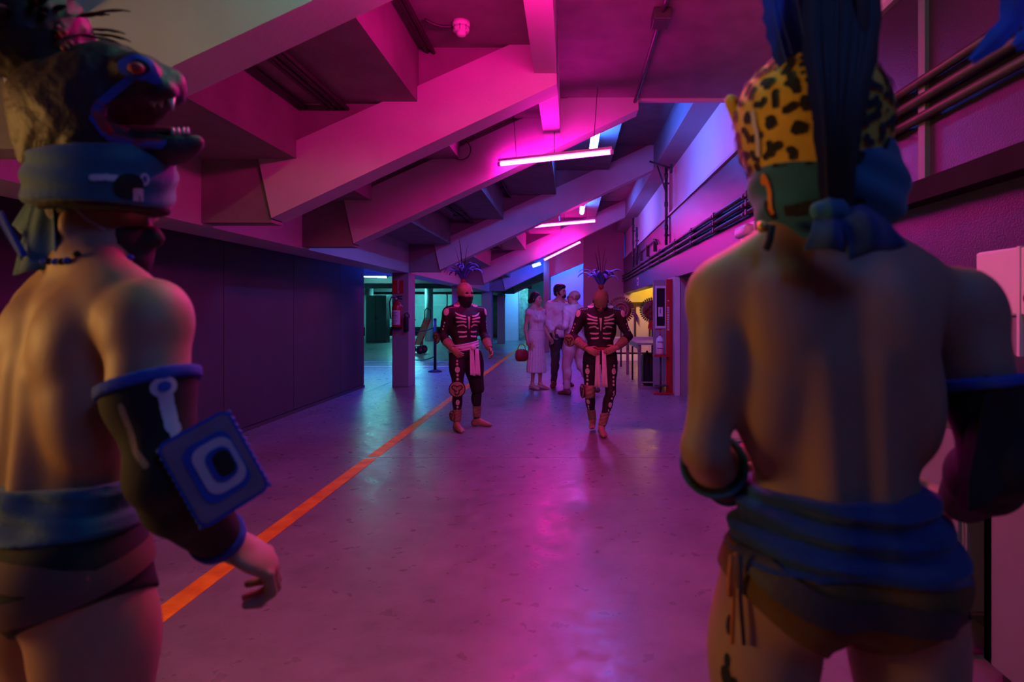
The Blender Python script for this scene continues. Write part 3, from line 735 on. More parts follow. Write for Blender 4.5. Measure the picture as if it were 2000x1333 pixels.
# helmet
JC = J.hp((0, 0, 1.62))
def jh(x, y, z): return J.hp((x, y, z))
RJ = J.HR
V, Q = blob([(ell(jh(0, .0, 1.685), (.126, .150, .115), RJ), .03), (ell(jh(0, .12, 1.66), (.075, .07, .06), RJ), .05), (ell(jh(0, -.01, 1.60), (.110, .125, .10), RJ), .04),
             (ell(jh(-.055, .13, 1.735), (.03, .03, .025), RJ), .03), (ell(jh(.055, .13, 1.735), (.03, .03, .025), RJ), .03)], .007,
            clips=[(jh(0, 0, 1.53), RJ @ np.array((0, 0, -1)))])
hel = J.part('jaguar_helmet', V, Q, M_jag); hb = J.snap((V, Q))
rnd = random.Random(21)
for k in range(92):                      # black rosettes: broken rings about a small dot
    t = (k + .5) / 92; z = 1 - 1.95 * t; a = k * 2.39996 + .3; rr = math.sqrt(max(0, 1 - z * z))
    cpt = Vector(jh(.126 * rr * math.cos(a), .15 * rr * math.sin(a), 1.685 + .115 * z)); p, nn, _, _ = hb.find_nearest(cpt)
    u, v = frame_of(nn); r0 = rnd.uniform(.018, .025); Vs, Qs = [], []
    if k % 4 == 3: r0 *= .35
    a0 = rnd.uniform(0, 6.28); arcs = ((0, 1.5), (2.1, 1.2), (4.0, 1.6)) if r0 > .01 else ((0, 6.0),)
    for st_, ln in arcs:
        V_, Q_ = strip_decal(hb, [p + (u * math.cos(a0 + st_ + ln * q / 4) + v * math.sin(a0 + st_ + ln * q / 4)) * r0 * rnd.uniform(.85, 1.15) for q in range(5)], rnd.uniform(.0095, .0135), off=.0035, sub=2); Qs.append(Q_ + sum(len(x) for x in Vs)); Vs.append(V_)
    if k % 2:
        V_, Q_ = disc_decal(hb, p, .004, .004, off=.0035, n=8, rings=1); Qs.append(Q_ + sum(len(x) for x in Vs)); Vs.append(V_)
    J.part('rosette', np.concatenate(Vs), np.concatenate(Qs), M_blk, hel)
for i in (-1, 1):
    V, Q = blob([(ell(jh(i * .112, .06, 1.715), (.016, .026, .032), RJ @ rot_zx(0, 0, i * .35)), .01)], .005, subs=[(ell(jh(i * .120, .078, 1.715), (.012, .018, .022), RJ), .01)])
    J.part('ear', V, Q, M_jag, hel)
V, Q = strip_decal(hb, [J.L(U(a, b, 1.02)) for a, b in ((1460, 215), (1462, 245), (1470, 265), (1462, 285), (1447, 300), (1438, 312))], .010, off=.004)
J.part('painted_line', V, Q, M_pale, hel)
V, Q = blob([(ell(jh(-.03, .19, 1.66), (.03, .02, .018), RJ), .01), (ell(jh(.03, .19, 1.66), (.03, .02, .018), RJ), .01)], .005); J.part('nose', V, Q, M_blk, hel)
# head band
V, Q = blob([(ell(jh(0, -.005, 1.575), (.112, .128, .16), RJ), .02), (ell(jh(.05, -.10, 1.555), (.055, .030, .075), RJ), .03)], .006,
            fold=lambda x, y, z: .003 * np.sin(z * 110 + x * 45 + y * 20), clips=[(jh(0, 0, 1.625), RJ @ np.array((.12, .10, 1))), (jh(0, 0, 1.482), RJ @ np.array((.18, .1, -1)))])
band = J.part('head_band', V, Q, M_teal); bb = J.snap((V, Q))
V, Q = strip_decal(bb, [J.L(U(a, b, 1.02)) for a, b in ((1458, 372), (1464, 352), (1478, 346), (1490, 354), (1495, 378), (1497, 405), (1500, 424))], .010, off=.004); J.part('band_motif', V, Q, M_orange_s, band)
V, Q = strip_decal(bb, [J.L(U(a, b, 1.02)) for a, b in ((1462, 385), (1466, 410), (1478, 430), (1496, 440))], .012, off=.004); J.part('band_motif', V, Q, M_blk, band)
V, Q = strip_decal(bb, [J.L(U(a, b, .95)) for a, b in ((1470, 452), (1510, 438), (1560, 412), (1610, 398), (1660, 392), (1690, 395))], .016, off=.008, across=3); J.part('tie_cord', V, Q, M_blk, band)
V, Q = blob([(ell(J.L(U(1490, 443, .99)), (.011, .011, .011)), .01)], .004); J.part('bead', V, Q, M_gold, band)
J.bm_part('cord_end', bm_tube(bmesh.new(), [J.L(U(a, b, .98)) for a, b in ((1508, 440), (1503, 470), (1496, 488))], .006, 6), M_blk, band)
V, Q = blob([(ell(J.L(U(1622, 412, .93)), (.030, .022, .020)), .01)], .005, fold=lambda x, y, z: .002 * np.sin(x * 300)); J.part('knot', V, Q, M_teal, band)
def jflap(c, Y, **k): J.bm_part('tie_tail', sheet_bm(*[J.L(U(a, b, y)) for a, b, y in c], **k), M_teal_bluelit, band)
jflap(((1592, 412, .935), (1636, 418, .93), (1652, 492, .91), (1570, 486, .925)), 0, bulge=(0, -.02, 0), folds=1, amp=.006)
jflap(((1622, 416, .93), (1684, 398, .93), (1772, 480, .92), (1660, 505, .905)), 0, bulge=(.0, -.025, .01), folds=1.3, amp=.007)
# upright dark plume and blue feathers
crest = J.part('plume_base', *blob([(cap(J.L(U(1632, 470, .95)), J.L(U(1632, 300, .945)), .012, .018), .02), (cap(J.L(U(1632, 300, .945)), J.L(U(1640, 60, .96)), .018, .026), .02)], .006, fold=lambda x, y, z: .003 * np.sin(x * 420)), M_feath_d)
rnd = random.Random(3)
for k in range(11):
    t = k / 10; x0 = 1618 + 34 * t; x1 = 1590 + 112 * t + rnd.uniform(-6, 6)
    pts = [J.L(U(a, b, y)) for a, b, y in ((x0, 440, .925), ((x0 * .7 + x1 * .3), 250, .915), (x1, 60, .93), (x1 + rnd.uniform(-8, 8), -rnd.uniform(80, 190), .96))]
    J.bm_part('dark_feather', feather_path(pts, .034), M_feath_d, crest)
for a in (((1690, -150), (1692, -20), (1688, 120), (1680, 245)), ((1676, -160), (1684, 0), (1692, 100), (1690, 190))):
    J.bm_part('dark_feather', feather_path([J.L(U(p, q, .93)) for p, q in a], .020), M_feath_d, crest)
for c, wd in ((((1575, 205), (1552, 120), (1528, 40), (1500, -60)), .050), (((1585, 180), (1572, 80), (1558, 0), (1545, -80)), .055), (((1560, 190), (1530, 100), (1512, 20), (1508, -50)), .04)):
    J.bm_part('blue_feather', feather_path([J.L(U(p, q, .99)) for p, q in c], wd), M_feath_b, crest)
for c, wd in ((((1660, -210), (1800, -190), (1930, -90), (1985, 20), (1900, 118)), .055), (((1670, -200), (1850, -200), (1990, -80), (2030, 40), (1985, 90)), .06)):
    J.bm_part('blue_feather', feather_path([J.L(U(p, q, .98)) for p, q in c], wd), M_feath_b, crest)
# thing held in front of the belly: only its red rim shows past the waist
g = empty('gourd_rattle', U(1470, 985, 1.40)); tag(g, 'dark red round rattle held against the belly of the jaguar-helmeted man', 'rattle')
lathe('bulb', [(.004, 0), (.03, .006), (.052, .03), (.064, .065), (.062, .10), (.045, .135), (.02, .15), (.002, .153)], (0, 0, -.01), M_red, g)
tube('handle', [(0, 0, 0), (-.01, -.02, -.12)], .011, M_strap, g)

# ================================================================== beast-helmeted man, seen from behind at the left
E = Person('bare-backed man from behind in dark open-jawed beast helmet with square forearm shield', (-.985, 1.20, 0), math.radians(-33), S=.97, W=1.15, lean=.10, h=.0075)
def Ed(v):
    c, n = math.cos(-E.yaw), math.sin(-E.yaw); return (c * v[0] - n * v[1], n * v[0] + c * v[1], v[2])
E.torso(muscle=1.1, shrug=.02, hipw=1.04)
E.head(yaw=math.radians(-52), dx=(-.019, .003, -.035))
E.arm(1, E.L(U(282, 618, 1.11)), E.L(U(322, 925, 1.05)), E.L(U(430, 1055, 1.22)), m=1.22, hand=dict(d=Ed((.55, .45, -.55)), n=Ed((-.65, -.1, -.7)), curl=.95, k=1.38, mir=1))
E.arm(-1, (-.205, 0, 1.40), (-.29, -.06, 1.12), (-.27, .12, .93), m=1.15, hand=dict(n=(1, 0, 0), curl=.6, mir=-1))
E.leg(1, (.105, 0, .87), (.13, .05, .47), (.13, -.02, .08), (.15, 1), 1.12)
E.leg(-1, (-.115, 0, .87), (-.16, .02, .47), (-.17, -.05, .08), (-.2, 1), 1.12)
E.body(M_skin, hh=.0045)
ebv = E.snap(E.bodyVQ)
def efold(x, y, z): return .0035 * np.sin(z * 120 + 3 * np.sin(x * 9 + y * 7) + x * 12) + .0015 * np.sin(z * 300 + x * 31)
E.cloth('sash', [(['torso'], .014, [])], M_teal, fold=efold, clips=[((0, 0, 1.058), (-.03, 0, 1)), ((0, 0, .965), (.03, 0, -1))], h=.006)
E.cloth('shorts', [(['torso', 'thighL', 'thighR'], .008, [])], M_blk, clips=[((0, 0, .975), (0, 0, 1)), ((-.02, 0, .745), (.42, 0, -.8)), ((.02, 0, .745), (-.42, 0, -.8))], h=.0075)
eb_ = E.snap(E.last)
V, Q = strip_decal(eb_, [E.L(U(a, b, 1.05)) for a, b in ((-40, 1118), (30, 1130), (110, 1142), (190, 1146))] + [(.09, -.145, .855), (.15, -.11, .872), (.195, -.03, .895), (.19, .05, .915), (.15, .11, .925)], .046, off=.006, sub=8, across=5)
E.part('hip_band', V, Q, mat('dull_brown_cloth', (.15, .075, .06), .85, noise=.2, nscale=12))
# arm guard
sh, el, wr, d_, f_ = E.arms[1]
guard = E.cloth('arm_guard', [(['upperR'], .010, [(sh + d_ * .125, -d_)]), (['foreR'], .013, [(wr - f_ * .0, f_)])], M_blk, h=.006)
gb = E.snap(E.last)
E.cloth('arm_guard_edge', [(['upperR'], .017, [])], M_bluecl, clips=[(sh + d_ * .118, -d_), (sh + d_ * .140, d_)], h=.005)
E.cloth('wrist_edge', [(['foreR'], .020, [])], M_bluecl, clips=[(wr - f_ * .022, -f_), (wr + f_ * .004, f_)], h=.005)
for pts, wd, m_ in ((((338, 752), (345, 775), (352, 800), (362, 822), (385, 832)), .022, M_pale), (((232, 790), (248, 840), (262, 880), (280, 900), (292, 915)), .010, M_tan), (((428, 1035), (440, 1055), (447, 1075)), .016, M_pale)):
    V, Q = strip_decal(gb, [E.L(U(a, b, 1.0)) for a, b in pts], wd, off=.004); E.part('guard_motif', V, Q, m_, guard)
V, Q = disc_decal(gb, E.L(U(341, 752, 1.0)), .020, .018, off=.005); E.part('guard_motif', V, Q, M_pale, guard)
V, Q = disc_decal(gb, E.L(U(341, 752, 1.0)), .010, .009, off=.0075); E.part('guard_motif', V, Q, M_bluecl, guard)
# square shield strapped to the forearm
c = E.L(U(420, 913, 1.03)); u_ = np.array(Ed((.106, .065, .070))); v_ = np.array(Ed((.062, .010, -.140))); v_ = v_ - unit(u_) * np.dot(v_, unit(u_)); n_ = np.cross(unit(v_), unit(u_))
if np.dot(n_, Ed((0, -1, 0))) < 0: n_ = -n_
SHW, SHH = .057, .083
shd = E.bm_part('arm_shield', rsquare_bm(c - n_ * .014, u_, v_, n_, (SHW, SHH), .016, .028), M_bluecl, smooth=False)
lay = [((.92, .92), M_greyfelt, .012), ((.66, .66), M_bluecl, .020), ((.54, .54), M_pale, .020), ((.34, .36), M_bluecl, .016), ((.24, .27), M_blk, .012)]
for i, ((a, b), m_, rd) in enumerate(lay):
    E.bm_part('shield_layer', rsquare_bm(c + n_ * (.0135 + .003 * i) + unit(u_) * .004 * i, u_, v_, n_, (SHW * a, SHH * b), rd, .004), m_, shd, smooth=False)
for k in range(12):
    for sgn in (-1, 1):
        p = c + unit(v_) * SHH * (k / 11 * 2 - 1) * .9 - unit(u_) * SHW * 1.0 * sgn
        E.bm_part('stitch', bm_tube(bmesh.new(), [p - n_ * .012, p + n_ * .012 + unit(v_) * .004], .003, 5), M_bluecl, shd)
E.part('shield_strap', *blob([(cap(el * .5 + wr * .5 - unit(u_) * .02, c - n_ * .01, .03, .03), .02)], .007), M_blk, shd)
# knee guard just inside the lower frame edge
hip, kn, an, toe = E.legs[1]
E.cloth('knee_guard', [(['thighR', 'shinR'], .012, [])], M_blk, clips=[((0, 0, .56), (0, 0, 1)), ((0, 0, .40), (0, 0, -1))], h=.007)
E.bm_part('knee_pad', rsquare_bm(kn + np.array((.045, .035, .06)), (0, 1, 0), (0, 0, 1), (1, .3, 0), (.055, .055), .012, .02), M_bluecl, smooth=False)
# helmet: points given beside the head's mid plane (s > 0 towards the viewer)
YC = 1.225
def ep(px, py, s=0.0): return E.L(U(px, py, YC - s))
RE = E.HR
V, Q = blob([(ell(ep(185, 212), (.100, .130, .118), RE), .03), (cap(ep(225, 165), ep(305, 172), .078, .050), .05), (cap(ep(280, 150), ep(325, 172), .030, .024), .03),
             (ell(ep(325, 165), (.036, .026, .022), RE), .02), (cap(ep(318, 178, .03), ep(334, 196, .02), .022, .014), .02), (cap(ep(318, 178, -.03), ep(334, 196, -.02), .022, .014), .02),
             (cap(ep(215, 285), ep(345, 283), .060, .034), .04), (cap(ep(345, 283), ep(374, 276), .032, .020), .03), (cap(ep(95, 190), ep(80, 300), .065, .04), .05),
             (ell(ep(262, 132, .06), (.028, .04, .030), RE), .02), (ell(ep(262, 132, -.06), (.028, .04, .030), RE), .02)], .0065,
            subs=[(ell(ep(300, 232), (.085, .075, .036), RE), .02), (ell(ep(352, 236), (.12, .05, .034), RE), .02), (ell(ep(250, 228, .08), (.05, .055, .038), RE), .02)],
            fold=lambda x, y, z: .0025 * np.sin(x * 90 + 2 * np.sin(z * 60)) * np.sin(y * 80))
M_beast = mat('dark_painted_beast_hide', (.040, .014, .016), .6, noise=.6, nscale=9, ncol=(.010, .009, .024), bump=.4, bscale=60)
eh = E.part('beast_helmet', V, Q, M_beast); hb = E.snap((V, Q))
for i in (1, -1):
    V, Q = disc_decal(hb, ep(266, 132, .12 * i), .040, .032, off=.004, inner=.45); E.part('eye_ring', V, Q, M_bluecl, eh)
    V, Q = blob([(ell(ep(266, 133, .083 * i), (.014, .014, .012), RE), .01)], .004); E.part('eye', V, Q, M_red, eh)
    V, Q = strip_decal(hb, [ep(a, b, .13 * i) for a, b in ((226, 190), (198, 205), (184, 228), (196, 252), (230, 264), (292, 266))], .014, off=.004); E.part('mouth_edge', V, Q, M_bluecl, eh)
    V, Q = strip_decal(hb, [ep(a, b, .13 * i) for a, b in ((222, 205), (204, 218), (200, 236), (214, 248), (250, 254))], .018, off=.004); E.part('lip', V, Q, M_red, eh)
    for a, b, ln in ((334, 190, .026), (312, 196, .014), (298, 198, .012)):
        E.bm_part('fang', bm_tube(bmesh.new(), [ep(a, b, .02 * i), ep(a + 4, b + ln * 1000, .02 * i)], [.008, .001], 8), M_fang, eh)
    for a in (338, 348, 358, 366):
        E.bm_part('tooth', bm_tube(bmesh.new(), [ep(a, 262, .014 * i), ep(a + 1, 249, .014 * i)], [.005, .0015], 6), M_fang, eh)
V, Q = blob([(cap(ep(240, 262), ep(335, 258), .03, .018, (np.array((0, 0, 1.)), 1.8)), .01)], .006); E.part('tongue', V, Q, M_red, eh)
# fuzzy dark crest behind the helmet
rnd = random.Random(11)
cr = E.part('crest', *blob([(ell(ep(58, 62), (.105, .105, .105)), .02), (cap(ep(62, 78), ep(120, 160), .06, .05), .03)], .008, fold=lambda x, y, z: .006 * np.sin(x * 150) * np.sin(y * 170) * np.sin(z * 160)), M_feath_d, eh)
for k in range(110):
    a = rnd.uniform(0, 2 * PI); z = rnd.uniform(-.6, 1); r = math.sqrt(max(0, 1 - z * z)); dr = Vector((r * math.cos(a), r * math.sin(a), z)); b0 = Vector(ep(58, 62)) + dr * .09
    E.bm_part('feather', feather_bm(b0, dr, Vector((0, 0, -1)), rnd.uniform(.05, .10), .018, 6, droop=.8), M_feath_d, cr)
for k in range(14):
    t = k / 13; p = ep(112 + 52 * t + 8 * math.sin(k * 2), 55 + 100 * t, .05 + .03 * math.sin(k * 1.7))
    E.part('crest_bead', *blob([(ell(p, (.008, .008, .008)), .01)], .004), M_red, eh)
for k in range(9):
    x0 = 62 + 7 * k
    E.bm_part('fur_strand', feather_path([ep(x0 + 25, 170, .06), ep(x0 + 10, 230, .07), ep(x0, 310 + (k % 3) * 9, .05)], .016), M_tan if k % 3 == 1 else M_feath_d, eh)
# head band with tails
V, Q = blob([(ell(ep(200, 352), (.108, .136, .16), RE), .02)], .006, fold=lambda x, y, z: .003 * np.sin(z * 130 + x * 30 - y * 25), clips=[(ep(208, 302), RE @ np.array((0, -.10, 1))), (ep(208, 408), RE @ np.array((0, -.02, -1)))])
eband = E.part('head_band', V, Q, M_teal); bb = E.snap((V, Q))
for pts, wd, m_ in ((((165, 338), (200, 331), (250, 331), (285, 340), (300, 362), (303, 398)), .012, M_pale), (((318, 332), (312, 352), (318, 372), (320, 400)), .010, M_pale), (((326, 340), (330, 370), (331, 398)), .008, M_pale)):
    V, Q = strip_decal(bb, [ep(a, b, .12) for a, b in pts], wd, off=.004); E.part('band_motif', V, Q, m_, eband)
V, Q = disc_decal(bb, ep(318, 325, .09), .008, .013, off=.004, inner=.5); E.part('band_motif', V, Q, M_pale, eband)
V, Q = disc_decal(bb, ep(268, 388, .13), .024, .026, off=.005); E.part('band_motif', V, Q, M_blk, eband)
V, Q = blob([(ell(ep(206, 408), (.095, .118, .05), RE), .02)], .006, clips=[(ep(222, 400), (0, 0, 1)), (ep(222, 415), (0, 0, -1))]); E.part('band_lining', V, Q, M_blk, eband)
V, Q = blob([(ell(ep(76, 372, .03), (.024, .024, .030)), .01)], .005); E.part('knot', V, Q, M_teal, eband)
for c, kw in (((( 62, 372, .03), (88, 368, .04), (70, 312, .04), (48, 318, .03)), dict(folds=1)), (((66, 380, .03), (104, 392, .04), (118, 520, .05), (20, 538, .03)), dict(folds=1.5, amp=.006)), (((60, 385, 0), (84, 400, .01), (70, 470, -.02), (20, 440, -.03)), dict(folds=1))):
    E.bm_part('tie_tail', sheet_bm(*[ep(*p) for p in c], **kw), M_teal, eband)
E.bm_part('tie_tail', sheet_bm(ep(-10, 420, .02), ep(4, 412, .02), ep(52, 498, .05), ep(40, 508, .05), folds=1, amp=.002), M_bluecl, eband)
# face mask, strap and beads
E.cloth('face_mask', [(['head'], .007, [])], M_blk, clips=[(E.hp((0, 0, 1.568)), RE @ np.array((0, -.35, 1))), (E.hp((0, .076, 1.55)), RE @ np.array((0, -1, -.1)))], h=.005)
for i in (1, -1):
    V, Q = strip_decal(ebv, [E.hp((i * .06, .055, 1.585)), E.hp((i * .075, .02, 1.61)), E.hp((i * .082, -.005, 1.635))], .006, off=.004); E.part('mask_strap', V, Q, M_pale)
V, Q = blob([(ell(E.hp((0, -.02, 1.64)), (.084, .100, .092), RE), .02), (ell(E.hp((0, -.05, 1.55)), (.06, .055, .07), RE), .03)], .007, clips=[(E.hp((0, -.015, 1.6)), RE @ np.array((0, 1, -.35)))]); E.part('hair', V, Q, M_hair)
for k in range(15):
    t = k / 14; a = -PI * .95 + t * PI * 1.2
    p, nn, _, _ = ebv.find_nearest(Vector((.075 * math.cos(a), -.005 + .075 * math.sin(a), 1.475 - .012 * math.sin(a))))
    E.part('neck_bead', *blob([(ell(p + nn * .006, (.0075, .0075, .0075)), .01)], .004), M_bluecl if k % 2 else M_blk)

# ================================================================== two skeleton-suited performers in mid hall
M_scalp = mat('painted_skull_mask', (.46, .30, .22), .6, noise=.3, nscale=12, ncol=(.30, .14, .10))
M_feath_k = mat('near_black_feather', (.012, .010, .018), .5, noise=.4, nscale=20)
def bone_suit(P, spec):
    aL, aR = P.arms[-1], P.arms[1]
    suit = P.cloth('body_suit', [(['torso'], .006, []), (['upperL', 'foreL'], .006, [(aL[2] - aL[4] * .02, aL[4])]), (['upperR', 'foreR'], .006, [(aR[2] - aR[4] * .02, aR[4])]),
                   (['thighL', 'shinL'], .006, [(P.legs[-1][2] + np.array((0, 0, .01)), (0, 0, -1))]), (['thighR', 'shinR'], .006, [(P.legs[1][2] + np.array((0, 0, .01)), (0, 0, -1))])], M_suit, clips=[((0, 0, 1.475), (0, .15, 1))], h=.0095)
    b = P.snap(P.last)
    def bone(V, Q): P.part('painted_bone', V, Q, M_bone, suit)
    for i in (-1, 1):
        for r in range(6):
            z = 1.375 - .054 * r; x1 = (.160, .160, .155, .150, .140, .120)[r]
            bone(*strip_decal(b, [(i * .032, .2, z - .014 + .004 * r), (i * .08, .2, z - .002), (i * x1, .10, z + .012 - .003 * r)], .019, off=.005))
        bone(*disc_decal(b, (i * .12, .06, 1.50), .036, .030, off=.005))
        sh, el, wr, d, f = P.arms[i]
        bone(*disc_decal(b, sh + np.array((i * .06, .05, .0)), .034, .044, off=.005))
        for k in range(5): bone(*disc_decal(b, sh + np.array((i * (-.045 + .018 * k), .06 - .004 * k, .06 - .006 * k)), .006, .006, off=.005, n=10, rings=1))
        for t in (.45, .6, .72): bone(*disc_decal(b, sh + (el - sh) * t + np.array((i * .05, .06, 0)), .008, .011, off=.005, n=10, rings=1))
        hip, kn, an, toe = P.legs[i]; fr = np.array((toe[0], toe[1], 0)) * .12 + np.array((i * .045, 0, 0))
        for t, rx, ry in ((.10, .010, .014), (.2, .012, .015), (.37, .028, .036), (.53, .013, .015), (.63, .014, .016), (.73, .013, .015)):
            bone(*disc_decal(b, hip + (kn - hip) * t + fr, rx, ry, off=.005, n=14, rings=2))
        for t, rx, ry in ((.16, .012, .014), (.34, .022, .032), (.5, .010, .016), (.6, .007, .02)):
            bone(*disc_decal(b, kn + (an - kn) * t + fr * .8, rx, ry, off=.005, n=14, rings=2))
        bone(*strip_decal(b, [kn + fr + np.array((-.03, 0, .05)), kn + fr + np.array((.02, 0, .02)), kn + fr + np.array((-.02, 0, -.02)), kn + fr + np.array((.02, 0, -.05))], .011, off=.005, sub=3))
        # hide wraps at wrist and ankle
        wrp = P.cloth('wrist_wrap', [(['fore' + 'LR'[i > 0]], .013, [])], M_tan, clips=[(el + f * .10, -f), (wr - f * .01, f)], h=.007, fold=lambda x, y, z: .002 * np.sin(z * 200 + x * 120))
        anw = P.cloth('ankle_wrap', [(['shin' + 'LR'[i > 0]], .014, [])], M_tan, clips=[((0, 0, .255), (0, 0, 1)), ((0, 0, .115), (0, 0, -1))], h=.008, fold=lambda x, y, z: .003 * np.sin(z * 160 + x * 60))
    bone(*strip_decal(b, [(0, .2, 1.36), (0, .2, 1.30), (0, .2, 1.24), (0, .2, 1.19)], .032, off=.006, taper=lambda t: 1 - .8 * t))
    return suit, b
def round_pad(P, c, n, r, name):
    c = np.array(c, float); n = unit(n); ps = P.S
    o = lathe(name, [(r * .2, 0), (r, 0), (r * 1.02, .006), (r, .013), (r * .9, .016), (.002, .017)], (0, 0, 0), M_tan, P.root, n=28)
    o.location = tuple(P.D(c[None])[0]); o.rotation_euler = Vector(n).to_track_quat('Z', 'Y').to_euler()
    pts = [(r * (.52 + .22 * math.cos(3 * a)) * math.cos(a + .5), r * (.52 + .22 * math.cos(3 * a)) * math.sin(a + .5), .018) for a in [2 * PI * k / 30 for k in range(31)]]
    tube('pad_motif', pts, r * .07, M_blk, o, n=6)
    tube('pad_rim', [(r * math.cos(a), r * math.sin(a), .009) for a in [2 * PI * k / 28 for k in range(29)]], r * .08, M_blk, o, n=6)
    lathe('pad_dot', [(r * .10, .016), (r * .09, .021), (.001, .022)], (-r * .1, -r * .25, 0), M_blk, o, n=12)
    return o
def headdress(P, top, blue, longs, seed, spread=1.0):
    rnd = random.Random(seed)
    hd = P.part('headdress', *blob([(ell(top, (.030, .030, .032)), .01)], .006), M_red)
    tp = Vector(top)
    for k in range(blue):
        a = 2 * PI * k / blue + rnd.uniform(-.2, .2); out = Vector((math.cos(a), math.sin(a), 0)); up = Vector((0, 0, 1)) + out * rnd.uniform(.10, .45) * spread
        P.bm_part('blue_feather', feather_bm(tp + out * .012, up, out - Vector((0, 0, .6)), rnd.uniform(.27, .38), .055, 12, droop=rnd.uniform(2.3, 3.1)), M_feath_b, hd)
    for dx, dy, ln in longs:
        P.bm_part('long_feather', feather_bm(tp, Vector((dx, dy, 1)), Vector((dx, dy, 0)) + Vector((.01, 0, 0)), ln, .030, 12, droop=.18), M_feath_k, hd)
    return hd
# --- standing performer with skull face
K = Person('performer in black skeleton suit standing with pink sash and blue feather tuft', (-1.19, 6.95, 0), math.radians(214), S=.955, W=1.04, h=.009)
def Kd(P, v):
    c, n = math.cos(-P.yaw), math.sin(-P.yaw); return (c * v[0] - n * v[1], n * v[0] + c * v[1], v[2])
K.torso(muscle=.7); K.head(yaw=math.radians(10), ears=False)
K.arm(1, (.195, 0, 1.395), (.255, -.06, 1.11), (.205, .13, .965), m=1.05, hand=dict(d=(-.35, .6, -.55), n=(-.8, 0, -.4), curl=.75, mir=1))
K.arm(-1, (-.195, 0, 1.395), (-.265, -.04, 1.12), (-.27, .12, .95), m=1.05, hand=dict(n=(1, 0, -.2), curl=.7, mir=-1))
K.leg(1, (.10, 0, .87), (.115, .07, .47), (.115, .03, .08), (.05, 1), 1.0)
K.leg(-1, (-.10, 0, .87), (-.165, .0, .47), (-.205, -.10, .08), (-.75, .7), 1.0)
K.body(M_skin, hh=.007)
bone_suit(K, 0)
K.cloth('knee_shorts', [(['thighL', 'shinL'], .022, []), (['torso', 'thighR'], .014, [])], M_blk, clips=[((0, 0, .97), (0, 0, 1)), ((0, 0, .40), (.4, 0, -1))], h=.01, fold=lambda x, y, z: .003 * np.sin(x * 90 + z * 15)) if False else None
K.cloth('hanging_skirt', [(['thighL'], .026, [])], M_blk, clips=[((0, 0, .93), (0, 0, 1)), ((0, 0, .42), (0, 0, -1))], h=.01, fold=lambda x, y, z: .004 * np.sin(x * 100 + y * 70))
K.cloth('waist_sash', [(['torso'], .018, [])], M_pale, clips=[((0, 0, 1.03), (.16, 0, 1)), ((0, 0, .95), (-.2, 0, -1))], h=.007, fold=lambda x, y, z: .004 * np.sin(z * 170 + x * 30))
K.part('sash_knot', *blob([(ell((-.05, .135, .975), (.035, .025, .03)), .01)], .006), M_pale)
for dx in (-.095, -.03): K.bm_part('sash_tail', sheet_bm((dx - .025, .13, .96), (dx + .025, .135, .96), (dx + .035, .16, .66), (dx - .035, .155, .64), folds=2, amp=.006), M_pale)
# skull mask and neck gaiter
V, Q = blob([(ell(K.hp((0, -.008, 1.645)), (.088, .108, .098), K.HR), .02), (ell(K.hp((0, .04, 1.60)), (.068, .070, .075), K.HR), .03), (ell(K.hp((.04, .085, 1.585)), (.022, .02, .016), K.HR), .02), (ell(K.hp((-.04, .085, 1.585)), (.022, .02, .016), K.HR), .02)], .006,
            subs=[(ell(K.hp((i * .034, .112, 1.612)), (.022, .022, .015), K.HR), .01) for i in (-1, 1)] + [(ell(K.hp((0, .115, 1.578)), (.009, .02, .012), K.HR), .006)], clips=[(K.hp((0, 0, 1.555)), K.HR @ np.array((0, -.1, -1)))])
sk = K.part('skull_mask', V, Q, M_scalp)
for i in (-1, 1): K.part('eye_socket', *blob([(ell(K.hp((i * .034, .098, 1.612)), (.022, .008, .014), K.HR), .01)], .004), M_blk, sk)
K.part('nose_hole', *blob([(ell(K.hp((0, .103, 1.578)), (.009, .006, .011), K.HR), .01)], .004), M_blk, sk)
for t in range(6): K.part('painted_tooth', *blob([(ell(K.hp((-.03 + .012 * t, .104 - abs(t - 2.5) * .004, 1.556)), (.005, .004, .009), K.HR), .01)], .0035), M_bone, sk)
K.cloth('neck_gaiter', [(['neck'], .022, []), (['head'], .012, [(K.hp((0, 0, 1.565)), (0, 0, 1))])], M_blk, clips=[((0, 0, 1.445), (0, 0, -1))], h=.007, k=.04)
headdress(K, K.hp((0, -.03, 1.755)), 20, ((-.06, .02, .44), (.05, 0, .50), (.18, -.05, .42)), 5)
sh, el, wr, d, f = K.arms[1]
round_pad(K, el + np.array((.055, -.03, -.02)), (1, .15, -.1), .062, 'elbow_pad')
hip, kn, an, toe = K.legs[1]; round_pad(K, kn + np.array((.035, .055, .03)), (.5, 1, .1), .085, 'knee_pad')
round_pad(K, an + np.array((.055, .01, .10)), (1, .1, 0), .055, 'ankle_pad')
# --- walking performer with bowed head
N = Person('performer in black skeleton suit walking with bowed head and white loin strips', (.335, 6.78, 0), math.radians(180), S=.945, W=1.06, lean=.05, h=.009)
N.torso(muscle=.7); N.head(pitch=math.radians(-52), dx=(0, .045, -.03))
N.arm(1, (.20, 0, 1.39), (.325, -.01, 1.12), (.16, .16, .985), m=1.05, hand=dict(d=(-.8, .35, -.35), n=(-.2, -.9, -.1), curl=.55, mir=1))
N.arm(-1, (-.20, 0, 1.39), (-.335, -.02, 1.12), (-.18, .15, 1.0), m=1.05, hand=dict(d=(.85, .3, -.35), n=(.2, -.9, -.1), curl=.45, mir=-1))
N.leg(1, (.10, 0, .87), (.13, .03, .47), (.085, -.14, .115), (.1, 1), 1.0)
N.leg(-1, (-.10, 0, .87), (-.115, .12, .48), (-.005, .16, .08), (-.15, 1), 1.0)
N.body(M_skin, hh=.007)
bone_suit(N, 1)
